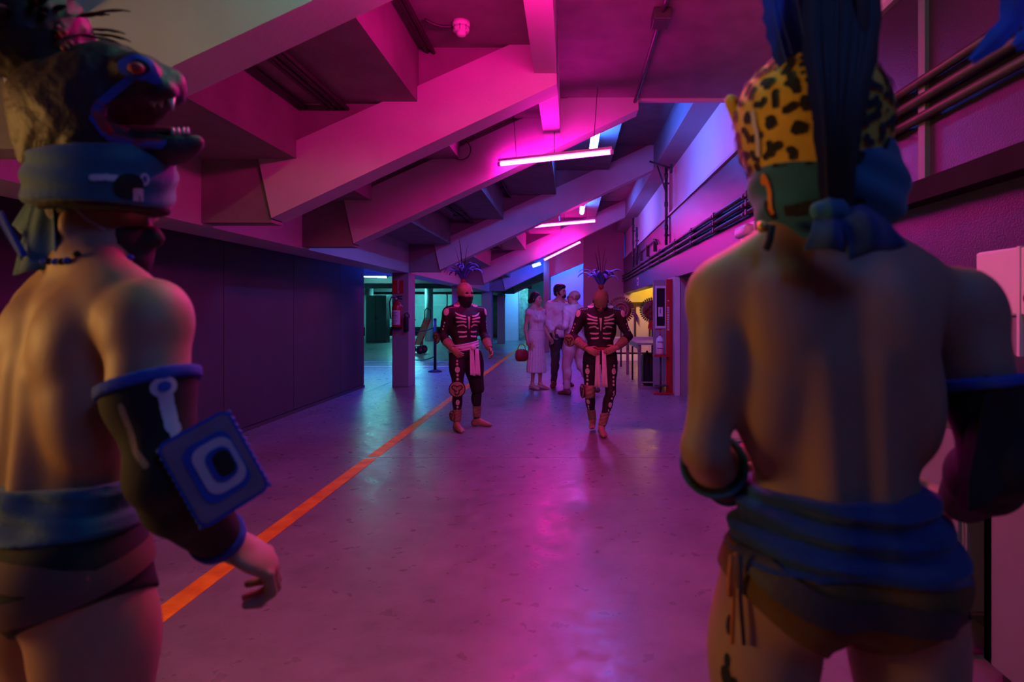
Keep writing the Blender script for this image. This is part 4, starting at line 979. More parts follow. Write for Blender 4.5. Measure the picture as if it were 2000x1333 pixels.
N.cloth('hip_cloth', [(['torso', 'thighL', 'thighR'], .012, [])], M_blk, clips=[((0, 0, 1.0), (0, 0, 1)), ((0, 0, .80), (0, 0, -1))], h=.01)
N.cloth('belt', [(['torso'], .020, [])], M_red, clips=[((0, 0, 1.0), (0, 0, 1)), ((0, 0, .955), (0, 0, -1))], h=.008)
for dx in (-.035, .035): N.bm_part('loin_strip', sheet_bm((dx - .022, .14, .97), (dx + .022, .14, .97), (dx * 1.2 + .034, .21, .56), (dx * 1.2 - .034, .21, .55), folds=1.5, amp=.006, bulge=(0, .03, 0)), M_bone)
V, Q = blob([(ell(N.hp((0, -.012, 1.642)), (.086, .106, .098), N.HR), .02), (ell(N.hp((0, .03, 1.60)), (.066, .066, .07), N.HR), .03)], .007, clips=[(N.hp((0, 0, 1.56)), N.HR @ np.array((0, -.1, -1)))])
N.part('scalp_mask', V, Q, M_tan)
N.cloth('neck_gaiter', [(['neck'], .020, []), (['head'], .012, [(N.hp((0, 0, 1.575)), N.HR @ np.array((0, 0, 1)))])], M_blk, clips=[((0, 0, 1.44), (0, 0, -1))], h=.007, k=.04)
headdress(N, N.hp((0, -.035, 1.755)) + np.array((0, -.02, .03)), 18, ((-.05, .0, .44), (.03, 0, .48), (.12, -.05, .40), (-.14, 0, .34)), 9, 1.25)
sh, el, wr, d, f = N.arms[1]; round_pad(N, el + np.array((.03, .05, -.04)), (.55, .8, -.1), .068, 'elbow_pad')
hip, kn, an, toe = N.legs[1]; N.cloth('knee_wrap', [(['thighR', 'shinR'], .016, [])], M_tan, clips=[((0, 0, .56), (0, 0, 1)), ((0, 0, .40), (0, 0, -1))], h=.009, fold=lambda x, y, z: .004 * np.sin(z * 120 + x * 40))
round_pad(N, kn + np.array((.07, .02, .02)), (1, .3, 0), .075, 'knee_pad')
for P in (K, N):
    pass

# ================================================================== three visitors in white
M_linen = mat('white_linen_shirt', (.74, .68, .70), .8, noise=.10, nscale=12, bump=.3, bscale=120)
M_dress = mat('white_lace_dress', (.78, .70, .72), .85, noise=.25, nscale=60, bump=.6, bscale=160)
M_trous = mat('charcoal_trousers', (.055, .045, .045), .85, noise=.2, nscale=12)
M_chino = mat('pale_beige_trousers', (.58, .48, .46), .8, noise=.15, nscale=10, bump=.2, bscale=100)
M_shoe = mat('brown_suede_shoe', (.20, .06, .045), .8, noise=.2, nscale=15)
M_flat = mat('cream_shoe', (.52, .44, .42), .6, noise=.1)
M_eye = mat('dark_eye', (.015, .01, .01), .3, noise=.1)
M_lip = mat('lips', (.35, .08, .08), .5, noise=.1)
def face(P, brow=.004, lip=M_lip):
    for i in (-1, 1):
        P.part('eye', *blob([(ell(P.hp((i * .031, .090, 1.610)), (.012, .006, .006), P.HR), .005)], .003), M_eye)
        P.part('eyebrow', *blob([(cap(P.hp((i * .018, .097, 1.630)), P.hp((i * .046, .088, 1.632)), brow, brow * .7), .005)], .003), M_hair)
    P.part('lips', *blob([(ell(P.hp((0, .094, 1.547)), (.021, .007, .007), P.HR), .005)], .003), lip)
def shoes(P, m, low=False):
    for c in 'LR': P.cloth('shoe', [(['foot' + c], .008, [])], m, clips=[((0, 0, .075 if low else .10), (0, .25, 1)), ((0, 0, .0), (0, 0, -1))], h=.008)
def fold_sh(x, y, z): return .0022 * np.sin(z * 75 + x * 60 + 3 * np.sin(y * 25 + x * 12)) + .0012 * np.sin(x * 150 + z * 40)
def fold_tr(x, y, z): return .004 * np.sin(z * 38 + x * 50 + y * 30)
# woman
Wm = Person('woman in sleeveless white lace dress with dark hair in a bun', (-.575, 10.5, 0), math.radians(-135), S=.955, W=.90, h=.010)
Wm.torso(muscle=0, bust=1.0, hipw=1.1); Wm.head(yaw=math.radians(22), pitch=math.radians(2))
Wm.arm(1, (.165, -.01, 1.385), (.205, -.06, 1.11), (.215, .0, .88), m=.82, hand=dict(n=(-1, 0, 0), curl=1.1, mir=1), hk=.9)
Wm.arm(-1, (-.165, -.01, 1.385), (-.20, -.02, 1.11), (-.235, .12, .90), m=.82, hand=dict(n=(1, 0, 0), curl=.8, mir=-1), hk=.9)
Wm.leg(1, (.085, 0, .87), (.075, .02, .47), (.07, -.03, .08), (.1, 1), .88)
Wm.leg(-1, (-.085, 0, .87), (-.07, .04, .47), (-.06, .03, .08), (-.25, 1), .88)
Wm.body(M_skin2, hh=.006); face(Wm)
def pleat(x, y, z): return .006 * np.sin(np.arctan2(y, x) * 22) * np.clip((1.03 - z) * 3, 0, 1) + .0015 * np.sin(z * 260)
dr = Wm.cloth('dress', [(['torso'], .012, [((0, 0, 1.425), (0, .25, 1))])], M_dress, k=.05, fold=pleat, h=.0085, extra=[(cap((0, 0, .98), (0, .0, .32), .135, .185, (np.array((0, 1., 0)), 1.15)), .06), (cap((-.125, -.01, 1.40), (-.185, -.01, 1.375), .058, .05), .03), (cap((.125, -.01, 1.40), (.185, -.01, 1.375), .058, .05), .03)],
              clips=[((0, 0, .295), (.04, 0, -1))], subs=[(cap((0, .13, 1.44), (0, .155, 1.27), .05, .012), .01), (cap((0, -.02, 1.44), (0, .02, 1.56), .068, .07), .02)])
db = Wm.snap(Wm.last)
for i in (-1, 1):
    V, Q = strip_decal(db, [(i * .10, .06, 1.42), (i * .085, .14, 1.33), (i * .06, .16, 1.24), (i * .035, .16, 1.14), (i * .03, .17, 1.06)], .05, off=.016, sub=6, across=4); Wm.part('ruffle', V, Q, M_dress, dr)
Wm.cloth('waistband', [(['torso'], .020, [])], M_dress, clips=[((0, 0, 1.075), (0, 0, 1)), ((0, 0, 1.045), (0, 0, -1))], h=.008, parent=dr)
Wm.part('hair', *blob([(ell(Wm.hp((0, -.022, 1.650)), (.088, .104, .096), Wm.HR), .02), (ell(Wm.hp((0, -.115, 1.585)), (.050, .048, .050), Wm.HR), .02), (ell(Wm.hp((.065, -.02, 1.60)), (.02, .04, .05), Wm.HR), .02), (ell(Wm.hp((-.065, -.02, 1.60)), (.02, .04, .05), Wm.HR), .02)], .008,
        subs=[(ell(Wm.hp((0, .085, 1.58)), (.064, .062, .078), Wm.HR), .02)], fold=lambda x, y, z: .003 * np.sin(x * 160 + z * 90)), M_hair)
shoes(Wm, M_flat, True)
hb_ = Wm.root.matrix_basis @ Vector(Wm.D(np.array([[.215, .02, .80]]))[0])
bag = empty('handbag', (hb_.x - .10, hb_.y - .05, .49)); tag(bag, 'small red handbag hanging from the woman\'s hand', 'handbag')
bag.rotation_euler = (0, 0, .5)
bm = bmesh.new(); prof = [(-.10, .02), (-.115, .10), (-.10, .18), (-.05, .205), (.05, .205), (.10, .18), (.115, .10), (.10, .02), (.06, 0), (-.06, 0)]
bm_prism(bm, [(x, -.035, z) for x, z in prof], (0, .07, 0)); bmesh.ops.bevel(bm, geom=bm.edges[:], offset=.012, segments=2, affect='EDGES')
from_bm('bag_body', bm, M_red, bag, True)
tube('bag_handle', [(-.07, 0, .19), (-.06, 0, .25), (-.02, 0, .29), (.02, 0, .29), (.06, 0, .25), (.07, 0, .19)], .007, M_red, bag)
box('clasp', (-.015, -.042, .17), (.015, -.034, .195), M_gold, bag, bev=.003)
# bearded man
B = Person('bearded dark-haired man in loose white shirt and charcoal trousers', (-.165, 10.85, 0), math.radians(-152), S=1.035, W=1.0, h=.010)
B.torso(muscle=.5); B.head(yaw=math.radians(32), pitch=math.radians(3))
hw = Wm.root.matrix_basis @ Vector(Wm.D(np.array([[-.235, .13, .86]]))[0])
B.arm(1, (.19, 0, 1.395), (.235, -.04, 1.11), B.L((hw.x + .045, hw.y + .02, .965)), m=.95, hand=dict(d=(.05, .25, -.9), n=(-.6, .6, 0), curl=.7, mir=1))
B.arm(-1, (-.19, 0, 1.395), (-.25, -.03, 1.12), (-.235, .10, .89), m=.95, hand=dict(n=(1, 0, 0), curl=.5, mir=-1))
B.leg(1, (.10, 0, .87), (.115, .03, .47), (.12, -.02, .08), (.55, .8), .95)
B.leg(-1, (-.10, 0, .87), (-.12, .02, .47), (-.13, -.03, .08), (-.1, 1), .95)
B.body(M_skin2, hh=.006); face(B, .0055)
aL, aR = B.arms[-1], B.arms[1]
B.cloth('trousers', [(['torso'], .012, [((0, 0, .98), (0, 0, 1))]), (['thighL', 'shinL'], .020, []), (['thighR', 'shinR'], .020, [])], M_trous, clips=[((0, 0, .085), (0, 0, -1))], h=.0105, fold=fold_tr)
st = B.cloth('shirt', [(['torso'], .026, []), (['upperL', 'foreL'], .018, [(aL[2] - aL[4] * .02, aL[4])]), (['upperR', 'foreR'], .018, [(aR[2] - aR[4] * .02, aR[4])])], M_linen, clips=[((0, 0, 1.455), (0, .35, 1)), ((0, 0, .835), (0, 0, -1))], h=.009, fold=fold_sh, k=.03, subs=[(cap((0, .12, 1.50), (0, .15, 1.36), .035, .008), .01)])
sb_ = B.snap(B.last)
V, Q = strip_decal(sb_, [(0, .2, 1.36), (0, .2, 1.2), (0, .2, 1.05), (0, .2, .88)], .028, off=.004, sub=6); B.part('placket', V, Q, M_linen, st)
for i in (-1, 1): B.bm_part('collar', sheet_bm((i * .03, .095, 1.445), (i * .085, -.01, 1.475), (i * .10, .0, 1.44), (i * .055, .125, 1.395), folds=0, amp=0), M_linen, st)
B.part('hair', *blob([(ell(B.hp((0, -.02, 1.665)), (.088, .106, .092), B.HR), .02), (ell(B.hp((0, -.07, 1.60)), (.07, .05, .06), B.HR), .03), (ell(B.hp((.072, .0, 1.61)), (.016, .03, .04), B.HR), .02), (ell(B.hp((-.072, .0, 1.61)), (.016, .03, .04), B.HR), .02), (ell(B.hp((0, .06, 1.705)), (.06, .04, .03), B.HR), .03)], .008, subs=[(ell(B.hp((0, .10, 1.60)), (.066, .06, .075), B.HR), .02)], fold=lambda x, y, z: .006 * np.sin(x * 110 + y * 60) * np.sin(z * 120 + y * 50)), M_hair)
B.part('beard', *blob([(ell(B.hp((0, .055, 1.53)), (.054, .050, .036), B.HR), .02), (cap(B.hp((-.055, .03, 1.56)), B.hp((-.068, .01, 1.60)), .018, .012), .02), (cap(B.hp((.055, .03, 1.56)), B.hp((.068, .01, 1.60)), .018, .012), .02), (cap(B.hp((-.028, .094, 1.556)), B.hp((.028, .094, 1.556)), .008, .008), .01)], .006, subs=[(ell(B.hp((0, .112, 1.547)), (.018, .016, .007), B.HR), .004)]), M_hair)
shoes(B, M_shoe)
# bald man, back three-quarters, walking
D_ = Person('bald man in pale shirt and beige trousers turned towards the couple', (.06, 9.85, 0), math.radians(55), S=.965, W=1.02, h=.010)
D_.torso(muscle=.4, belly=.015); D_.head(yaw=math.radians(25), pitch=math.radians(3))
D_.arm(-1, (-.19, 0, 1.395), (-.27, -.02, 1.14), (-.17, .22, 1.11), m=.95, hand=dict(d=(.3, .7, -.5), n=(.6, -.2, -.6), curl=.5, mir=-1))
D_.arm(1, (.19, 0, 1.395), (.25, -.02, 1.12), (.22, .15, .93), m=.95, hand=dict(n=(-1, 0, 0), curl=.5, mir=1))
D_.leg(-1, (-.10, 0, .87), (-.12, .06, .47), (-.13, .04, .08), (.1, 1), .98)
D_.leg(1, (.10, 0, .87), (.10, -.08, .47), (.09, -.38, .13), (.05, 1), .98)
D_.body(M_skin2, hh=.006); face(D_)
aL, aR = D_.arms[-1], D_.arms[1]
D_.cloth('trousers', [(['torso'], .012, [((0, 0, .98), (0, 0, 1))]), (['thighL', 'shinL'], .024, []), (['thighR', 'shinR'], .024, [])], M_chino, clips=[((0, 0, .095), (0, 0, -1))], h=.0105, fold=fold_tr)
st = D_.cloth('shirt', [(['torso'], .024, []), (['upperL', 'foreL'], .018, [(aL[2] - aL[4] * .07, aL[4])]), (['upperR', 'foreR'], .018, [(aR[2] - aR[4] * .02, aR[4])])], M_linen, clips=[((0, 0, 1.47), (0, .3, 1)), ((0, 0, .82), (0, 0, -1))], h=.009, fold=fold_sh, k=.03)
D_.cloth('collar', [(['neck'], .014, [])], M_linen, clips=[((0, 0, 1.50), (0, .25, 1)), ((0, 0, 1.44), (0, 0, -1))], h=.007, parent=st)
gl = D_.bm_part('spectacles', bm_tube(bmesh.new(), [D_.hp((-.08, -.01, 1.615)), D_.hp((-.068, .085, 1.612)), D_.hp((-.03, .112, 1.610)), D_.hp((0, .114, 1.613)), D_.hp((.03, .112, 1.610)), D_.hp((.068, .085, 1.612)), D_.hp((.08, -.01, 1.615))], .003, 6), M_dark)
for i in (-1, 1): D_.bm_part('lens_rim', bm_tube(bmesh.new(), [D_.hp((i * .034 + .021 * math.cos(a), .108, 1.606 + .016 * math.sin(a))) for a in [2 * PI * k / 14 for k in range(15)]], .002, 5), M_dark, gl)
D_.part('hair_fringe', *blob([(ell(D_.hp((0, -.012, 1.636)), (.079, .099, .089), D_.HR), .02)], .005, clips=[(D_.hp((0, 0, 1.635)), D_.HR @ np.array((0, .3, 1))), (D_.hp((0, -.03, 1.6)), D_.HR @ np.array((0, 1, 0))), (D_.hp((0, 0, 1.565)), D_.HR @ np.array((0, 0, -1)))]), mat('greying_stubble', (.30, .19, .14), .7, noise=.3, nscale=60))
shoes(D_, M_shoe)

# ================================================================== fittings and props
M_redp = mat('red_enamel', (.38, .012, .02), .35, noise=.1, nscale=10)
M_label = mat('printed_label', (.62, .58, .60), .6, noise=.1, nscale=30)
M_ink = mat('dark_print', (.05, .04, .06), .6, noise=.1)
M_rubber = mat('black_rubber', (.015, .015, .016), .7, noise=.2, nscale=20)
M_wood = mat('grey_table_wood', (.30, .26, .25), .6, noise=.25, nscale=9)
M_plast = mat('white_plastic', (.72, .70, .72), .4, noise=.05)
def glass_mat():
    m = mat('dark_tinted_glass', (.05, .05, .07), .08, noise=.05); m.node_tree.nodes['Principled BSDF'].inputs['Transmission Weight'].default_value = .6; return m
M_glass = glass_mat()
def sag(a, b, dz, n=10):
    a, b = Vector(a), Vector(b); return [a.lerp(b, k / n) - Vector((0, 0, dz * math.sin(PI * k / n))) for k in range(n + 1)]
# conduits on the right parapet
for k, (z, r) in enumerate(((2.43, .022), (2.345, .024), (2.26, .022))):
    o = empty('conduit', (1.655, 0, z)); tag(o, ('topmost', 'middle', 'lowest')[k] + ' of the three conduits running along the right parapet', 'conduit')
    tube('pipe', [(0, -1, 0), (0, 19.4, 0)], r, M_pipe, o, n=10)
    for y in (1.5, 3.2, 4.3, 5.7, 7.0, 8.3, 9.6, 11.2, 12.6, 14.2, 16, 18):
        box('clamp', (-.03, y - .02, -r - .006), (.045, y + .02, r + .006), M_dark, o, bev=.004)
        tube('coupling', [(0, y + .09, 0), (0, y + .16, 0)], r * 1.22, M_pipe, o, n=10)
o = empty('conduit', (1.66, 0, 2.62)); tag(o, 'short raised conduit on brackets above the main conduits far down the right parapet', 'conduit')
tube('pipe', [(0, 11.6, -.02), (0, 12.0, .10), (0, 14.6, .10), (0, 15.0, -.02)], .016, M_pipe, o)
for y in (12.1, 13.2, 14.4): box('bracket', (-.02, y - .015, -.12), (.04, y + .015, .13), M_dark, o)
for px, Y, z0, z1, lab in ((1304, 10.55, 2.47, 3.86, 'vertical drain pipe dropping beside the white pilaster'), (1239, 16.05, 2.47, 3.75, 'far vertical pipe at the end of the fifth raking beam'), (1246, 15.2, 2.47, 3.4, 'thin vertical pipe next to the far drain pipe')):
    o = empty('pipe', (1.655, Y, 0)); tag(o, lab, 'pipe'); tube('shaft', [(0, 0, z0), (0, 0, z1)], .026, M_pipe, o)
    for z in (z0 + .3, (z0 + z1) / 2, z1 - .2): tube('joint', [(0, 0, z - .04), (0, 0, z + .04)], .034, M_pipe, o)
    for z in (z0 + .15, z1 - .35): box('clamp', (-.035, -.02, z), (.05, .02, z + .03), M_dark, o)
o = empty('wall_bracket', (1.60, 10.2, 3.3)); tag(o, 'angled dark bracket beside the drain pipe', 'bracket')
tube('strut', [(-.15, 0, .45), (0, 0, 0)], .014, M_dark, o); tube('arm', [(-.28, 0, .52), (.10, 0, .40)], .016, M_dark, o); box('plate', (.06, -.04, .33), (.10, .04, .47), M_dark, o)
# landing conduit with junction box
o = empty('conduit', (.68, 0, 3.545)); tag(o, 'dark conduit with junction box under the landing soffit', 'conduit')
tube('pipe', [(.02, 2.0, 0), (0, 4.5, 0), (0, 6.5, -.01), (0, 6.62, -.05)], .017, M_pipe, o)
box('junction_box', (-.065, 4.50, -.06), (.065, 4.68, .03), M_pipe, o, bev=.008); tube('end_tip', [(0, 6.62, -.05), (0, 6.67, -.07)], .014, M_plast, o)
# conduit bundles under the treads
def bundle(x, z, y0, y1, lab, n=3, r=.018, gap=.05):
    o = empty('conduit_bundle', (x, 0, z)); tag(o, lab, 'conduit')
    for k in range(n):
        tube('pipe', [(k * gap, y0, -.012 * (k % 2)), (k * gap + .01, (y0 + y1) / 2, -.02 * (k % 2)), (k * gap, y1, 0)], r * (1 - .15 * (k % 2)), M_dark, o, n=8)
    y = y0 + .6
    while y < y1: box('saddle', (-.03, y, -.03), (gap * (n - 1) + .03, y + .03, .025), M_dark, o); y += 1.3
Z1 = zb(-1.28) + .39; Z2 = zb(-.36) + .39; Z0 = zb(-2.2) + .40
bundle(-1.86, Z1, -1, 6.4, 'dark conduit bundle under the second tread of the near bays', 4)
bundle(-1.10, Z2, -1, 6.4, 'dark conduit pair beside the second riser of the near bays', 2)
bundle(-2.03, Z1, -1, 6.4, 'single thin conduit beside the first riser of the near bays', 1, .013)
bundle(-1.86, Z1, 6.75, 16.1, 'dark conduit bundle under the second tread beyond the third beam', 4)
bundle(-1.10, Z2, 6.75, 16.1, 'dark conduit pair beside the second riser beyond the third beam', 2)
bundle(-1.86, Z1, 16.5, 25, 'dark conduit bundle under the second tread beyond the fifth beam', 3)
# smoke detector and its flexible conduit
sd = empty('smoke_detector', (-.76, 4.30, zb(-.36) + .42)); tag(sd, 'round smoke detector on the ceiling above the second raking beam', 'detector')
lathe('base', [(.062, 0), (.062, -.03), (.055, -.035)], (0, 0, 0), M_plast, sd); lathe('vent_ring', [(.050, -.035), (.058, -.055), (.052, -.07)], (0, 0, 0), M_plast, sd); lathe('sensor_cap', [(.034, -.07), (.034, -.092), (.022, -.10), (.001, -.101)], (0, 0, 0), M_plast, sd)
for k in range(8): tube('vent_rib', [(.054 * math.cos(k * PI / 4), .054 * math.sin(k * PI / 4), -.034), (.056 * math.cos(k * PI / 4), .056 * math.sin(k * PI / 4), -.07)], .004, M_grey, sd, n=5)
fc = empty('flexible_conduit', (-.80, 4.30, zb(-.36) + .40)); tag(fc, 'sagging flexible conduit running to the smoke detector', 'conduit'); tube('hose', sag((-.02, 0, -.012), (-.20, -.08, 0), .02), .012, M_dark, fc)
# cable coil hanging from the third raking beam
cc = empty('cable_coil', U(900, 282, 6.40)); tag(cc, 'loose black cable coil hanging from the third raking beam', 'cable')
tube('loop', [(.105 * math.cos(a), -.01, .105 * math.sin(a) - .06) for a in [2 * PI * k / 28 for k in range(29)]], .005, M_rubber, cc, n=6)
tube('small_loop', [(.085 + .055 * math.cos(a), -.015, .075 + .03 * math.sin(a)) for a in [2 * PI * k / 20 for k in range(21)]], .004, M_rubber, cc, n=6)
tube('lead', [(0, -.01, .05), (-.25, -.01, -.075), (-.55, -.01, -.21), (-.85, -.01, -.36)], .010, M_rubber, cc, n=6)
# emergency lamp on the parapet
el_ = empty('emergency_lamp', (1.70, 5.85, 2.10)); tag(el_, 'white oval bulkhead lamp under the right conduits, unlit', 'lamp')
bm = bmesh.new(); bm_box(bm, (-.09, -.20, -.055), (0, .20, .055), bev=.04); from_bm('diffuser', bm, M_plast, el_, True); box('back_plate', (-.015, -.23, -.07), (0, .23, .07), M_plast, el_, bev=.006)
# small sign on the parapet
sg = empty('notice', (1.695, 15.3, 2.06)); tag(sg, 'tiny white notice on the far parapet', 'sign'); box('plate', (-.006, -.16, -.10), (0, .16, .10), M_label, sg); box('print', (-.008, -.11, -.01), (-.006, .11, .05), M_ink, sg); box('print', (-.008, -.11, -.06), (-.006, .05, -.035), M_ink, sg)

# fire extinguisher, sign and second small cylinder on the column
CF = 10.74; S1 = CF / F
sn = empty('extinguisher_sign', (-3.0, CF, 0)); tag(sn, 'red EXTINTOR sign with vertical white lettering on the column', 'sign')
c = U(777, 561, CF); box('plate', (c.x + 3.0 - .10, -.006, c.z - .12), (c.x + 3.0 + .10, 0, c.z + .12), M_redp, sn, bev=.003)
text_mesh('lettering', 'EXTINTOR', .048, (c.x + 3.0 + .012, -.007, c.z + .01), (PI / 2, -PI / 2, 0), M_label, sn); tube('arrow', [(c.x + 3.0 + .01, -.007, c.z - .085), (c.x + 3.0 + .01, -.007, c.z - .11)], [.012, .001], M_label, sn, n=3)
ex = empty('fire_extinguisher', U(778, 641, CF)); ex.location.y = CF - .095; tag(ex, 'red fire extinguisher with printed label hanging on the column', 'fire extinguisher')
lathe('cylinder', [(.01, 0), (.078, .005), (.085, .02), (.085, .36), (.07, .42), (.035, .455), (.026, .49), (.001, .49)], (0, 0, 0), M_redp, ex)
lathe('foot_ring', [(.080, -.012), (.087, -.012), (.087, .02), (.080, .02)], (0, 0, 0), M_rubber, ex)
lathe('valve', [(.022, .48), (.024, .52), (.016, .535), (.001, .536)], (0, 0, 0), M_pipe, ex); tube('handle', [(-.01, 0, .53), (.10, -.01, .50)], .010, M_rubber, ex); tube('lever', [(-.01, 0, .545), (.10, -.01, .555)], .009, M_rubber, ex)
tube('hose', [(-.02, 0, .52), (-.09, -.01, .54), (-.125, 0, .45), (-.115, 0, .30), (-.105, 0, .16)], .012, M_rubber, ex); lathe('gauge', [(.018, 0), (.018, .012), (.001, .013)], (.0, -.028, .51), M_plast, ex, axis=(0, -1, 0))
bm = bmesh.new(); n = 12; ring = [[], []]
for k in range(n + 1):
    a = -PI * .92 + PI * .72 * k / n
    for j, z in enumerate((.06, .31)): ring[j].append(bm.verts.new((.087 * math.cos(a), .087 * math.sin(a), z)))
for k in range(n): bm.faces.new((ring[0][k], ring[0][k + 1], ring[1][k + 1], ring[1][k]))
from_bm('label', bm, M_label, ex, True)
for k in range(8):
    a0 = -PI * (.80 if k % 3 else .88); tube('label_line', [(.0885 * math.cos(a0 + t * PI * .42), .0885 * math.sin(a0 + t * PI * .42), .085 + .027 * k) for t in (0, .33, .66, 1)], .004, M_bluecl if k % 2 else M_ink, ex, n=4)
tube('pull_tag', [(.05, -.05, .44), (.09, -.06, .40), (.12, -.06, .37)], .006, M_label, ex, n=6); box('wall_bracket', (-.04, .06, .30), (.04, .095, .44), M_dark, ex)
hh_ = empty('hose_holder', U(795, 648, CF)); tag(hh_, 'small black cylinder with hook clipped beside the fire extinguisher', 'cylinder')
lathe('body', [(.03, 0), (.042, .01), (.042, .24), (.03, .26)], (0, -.045, 0), M_rubber, hh_); tube('hook', [(-.02, -.045, .25), (-.03, -.05, .31), (.02, -.05, .33), (.05, -.05, .29), (.05, -.04, .24)], .008, M_rubber, hh_); box('clip', (-.03, -.012, .10), (.03, 0, .16), M_dark, hh_)
# red hand truck, tilted, with wheels
ht = empty('hand_truck', (-4.78, 18.9, 0), .85); tag(ht, 'red tilted hand truck with black wheels parked behind the column', 'hand truck')
tilt = Matrix.Rotation(math.radians(24), 3, 'Y')
def tl(p): return tuple(tilt @ Vector(p))
for y in (-.16, .16): tube('side_rail', [tl((0, y, .10)), tl((0, y, 1.22))], .02, M_redp, ht)
for z in (.25, .5, .75, 1.0, 1.2): tube('rung', [tl((0, -.16, z)), tl((0, .16, z))], .014, M_redp, ht)
bm = bmesh.new(); bm_prism(bm, [tl((-.012, -.13, .3)), tl((-.012, .13, .3)), tl((-.012, .13, 1.15)), tl((-.012, -.13, 1.15))], tilt @ Vector((.02, 0, 0))); from_bm('back_plate', bm, M_redp, ht)
tube('loop_handle', [tl((0, -.16, 1.2)), tl((-.10, -.15, 1.42)), tl((-.16, 0, 1.48)), tl((-.10, .15, 1.42)), tl((0, .16, 1.2))], .016, M_rubber, ht)
tube('support_leg', [tl((0, 0, .72)), (.30, 0, .14)], .018, M_redp, ht)
for p in ((.06, -.2, .13), (.06, .2, .13), (.34, .0, .13)):
    w_ = lathe('wheel', [(.03, -.03), (.11, -.035), (.13, -.02), (.13, .02), (.11, .035), (.03, .03)], p, M_rubber, ht, axis=(0, 1, 0)); lathe('hub', [(.045, -.036), (.045, .036)], p, M_redp, ht, axis=(0, 1, 0), n=14)
box('toe_plate', (-.22, -.18, .01), (.06, .18, .03), M_redp, ht, rot=None)
# barrier post with chain
bp_ = empty('barrier_post', (-2.94, 13.4, 0)); tag(bp_, 'thin black barrier post standing beyond the extinguisher column', 'post')
tube('post', [(0, 0, 0), (0, 0, 1.14)], .032, M_rubber, bp_, n=14); lathe('base', [(.15, 0), (.15, .02), (.05, .05)], (0, 0, 0), M_rubber, bp_); lathe('cap', [(.036, 1.13), (.036, 1.16), (.01, 1.175)], (0, 0, 0), M_rubber, bp_)
for z, dz in ((.98, .10), (.34, .10)): tube('cable_stub', sag((0, 0, z), (-.55, .3, z - .1), dz * .4), .011, M_rubber, bp_, n=6)
# dark cupboard and stacked boxes deep in the parking area
ck = empty('cupboard', (-7.95, 25.2, 0)); tag(ck, 'tall dark cupboard behind the round white column', 'cupboard')
box('carcass', (-.42, 0, 0), (.42, .5, 1.95), M_dark, ck, bev=.01)
for i in (-1, 1): box('door', (i * .21 - .20, -.02, .08), (i * .21 + .20, 0, 1.9), M_dark, ck, bev=.006); tube('handle', [(i * .04, -.04, .95), (i * .04, -.04, 1.15)], .01, M_pipe, ck)
cr_ = empty('machine_box', (-7.05, 26, 0)); tag(cr_, 'dark boxy machine with a pale label in the parking area', 'machine'); box('body', (-.35, 0, .08), (.35, .6, .9), M_rubber, cr_, bev=.02); box('label', (-.12, -.006, .28), (.14, 0, .40), M_label, cr_); box('top', (-.38, -.02, .9), (.38, .62, .95), M_dark, cr_)
for i in (-1, 1): box('foot', (i * .28 - .05, .05, 0), (i * .28 + .05, .15, .08), M_rubber, cr_)

# folding table in front of the side room
tb = empty('folding_table', (1.52, 11.78, 0)); tag(tb, 'grey wooden folding table in front of the yellow side room', 'table')
box('table_top', (-.36, -1.2, .745), (.36, 1.2, .785), M_wood, tb, bev=.006); box('apron', (-.34, -1.17, .67), (-.31, 1.17, .745), M_wood, tb); box('apron', (.31, -1.17, .67), (.34, 1.17, .745), M_wood, tb)
for x in (-.31, .31):
    for y in (-1.1, 1.1): box('leg', (x - .028, y - .028, 0), (x + .028, y + .028, .745), M_wood, tb, bev=.004)
    for y, s in ((-1.1, 1), (1.1, -1)): tube('brace', [(x, y, .5), (x, y + s * .26, .745)], .018, M_wood, tb, n=6)
tube('middle_leg', [(-.31, .1, 0), (-.31, .1, .745)], .018, M_dark, tb); tube('middle_leg', [(.31, .1, 0), (.31, .1, .745)], .018, M_dark, tb); tube('stretcher', [(-.31, -1.1, .09), (.31, -1.1, .09)], .014, M_wood, tb)
pp = box('paper_sheet', (1.70, 11.3, .786), (1.86, 11.55, .789), M_label); tag(pp, 'white paper sheet lying on the folding table', 'paper')
# black bag under the table
bg = empty('duffel_bag', (1.50, 11.15, 0)); tag(bg, 'black duffel bag stowed under the folding table', 'bag')
bm = bmesh.new(); bm_box(bm, (-.20, -.22, 0), (.20, .22, .55), bev=.08); from_bm('bag_body', bm, M_rubber, bg, True)
for x in (-.1, .1): tube('strap', [(x, -.225, .06), (x, -.235, .3), (x, -.20, .52), (x, 0, .60), (x, .2, .52)], .018, M_blk, bg, n=6)
box('pocket', (-.14, -.245, .08), (.14, -.215, .28), M_blk, bg, bev=.012)
# pedal sanitiser stand with red back panel
ss = empty('sanitiser_stand', (1.575, 9.93, 0)); tag(ss, 'tall red sanitiser stand with shelf and foot pedal by the post', 'stand')
box('back_panel', (-.02, .0, .02), (.075, .04, 1.85), M_redp, ss, bev=.006); box('side_flange', (.06, -.05, .02), (.075, .0, 1.85), M_redp, ss)
box('shelf', (-.23, -.12, .60), (.0, .06, .635), M_redp, ss, bev=.004); box('base', (-.24, -.14, 0), (.08, .10, .02), M_redp, ss, bev=.004); tube('pedal_rod', [(-.11, 0, .02), (-.11, 0, .60)], .016, M_pipe, ss); box('pedal', (-.22, -.12, .13), (.0, -.04, .15), M_pipe, ss, bev=.004)
for k in range(14): box('lettering', (-.002, -.004, 1.02 + k * .028), (.030, 0, 1.02 + k * .028 + (.016 if k % 4 else .020)), M_label, ss)
lathe('logo_dot', [(.012, 0), (.012, .004)], (.014, 0, 1.50), M_label, ss, axis=(0, -1, 0), n=12)
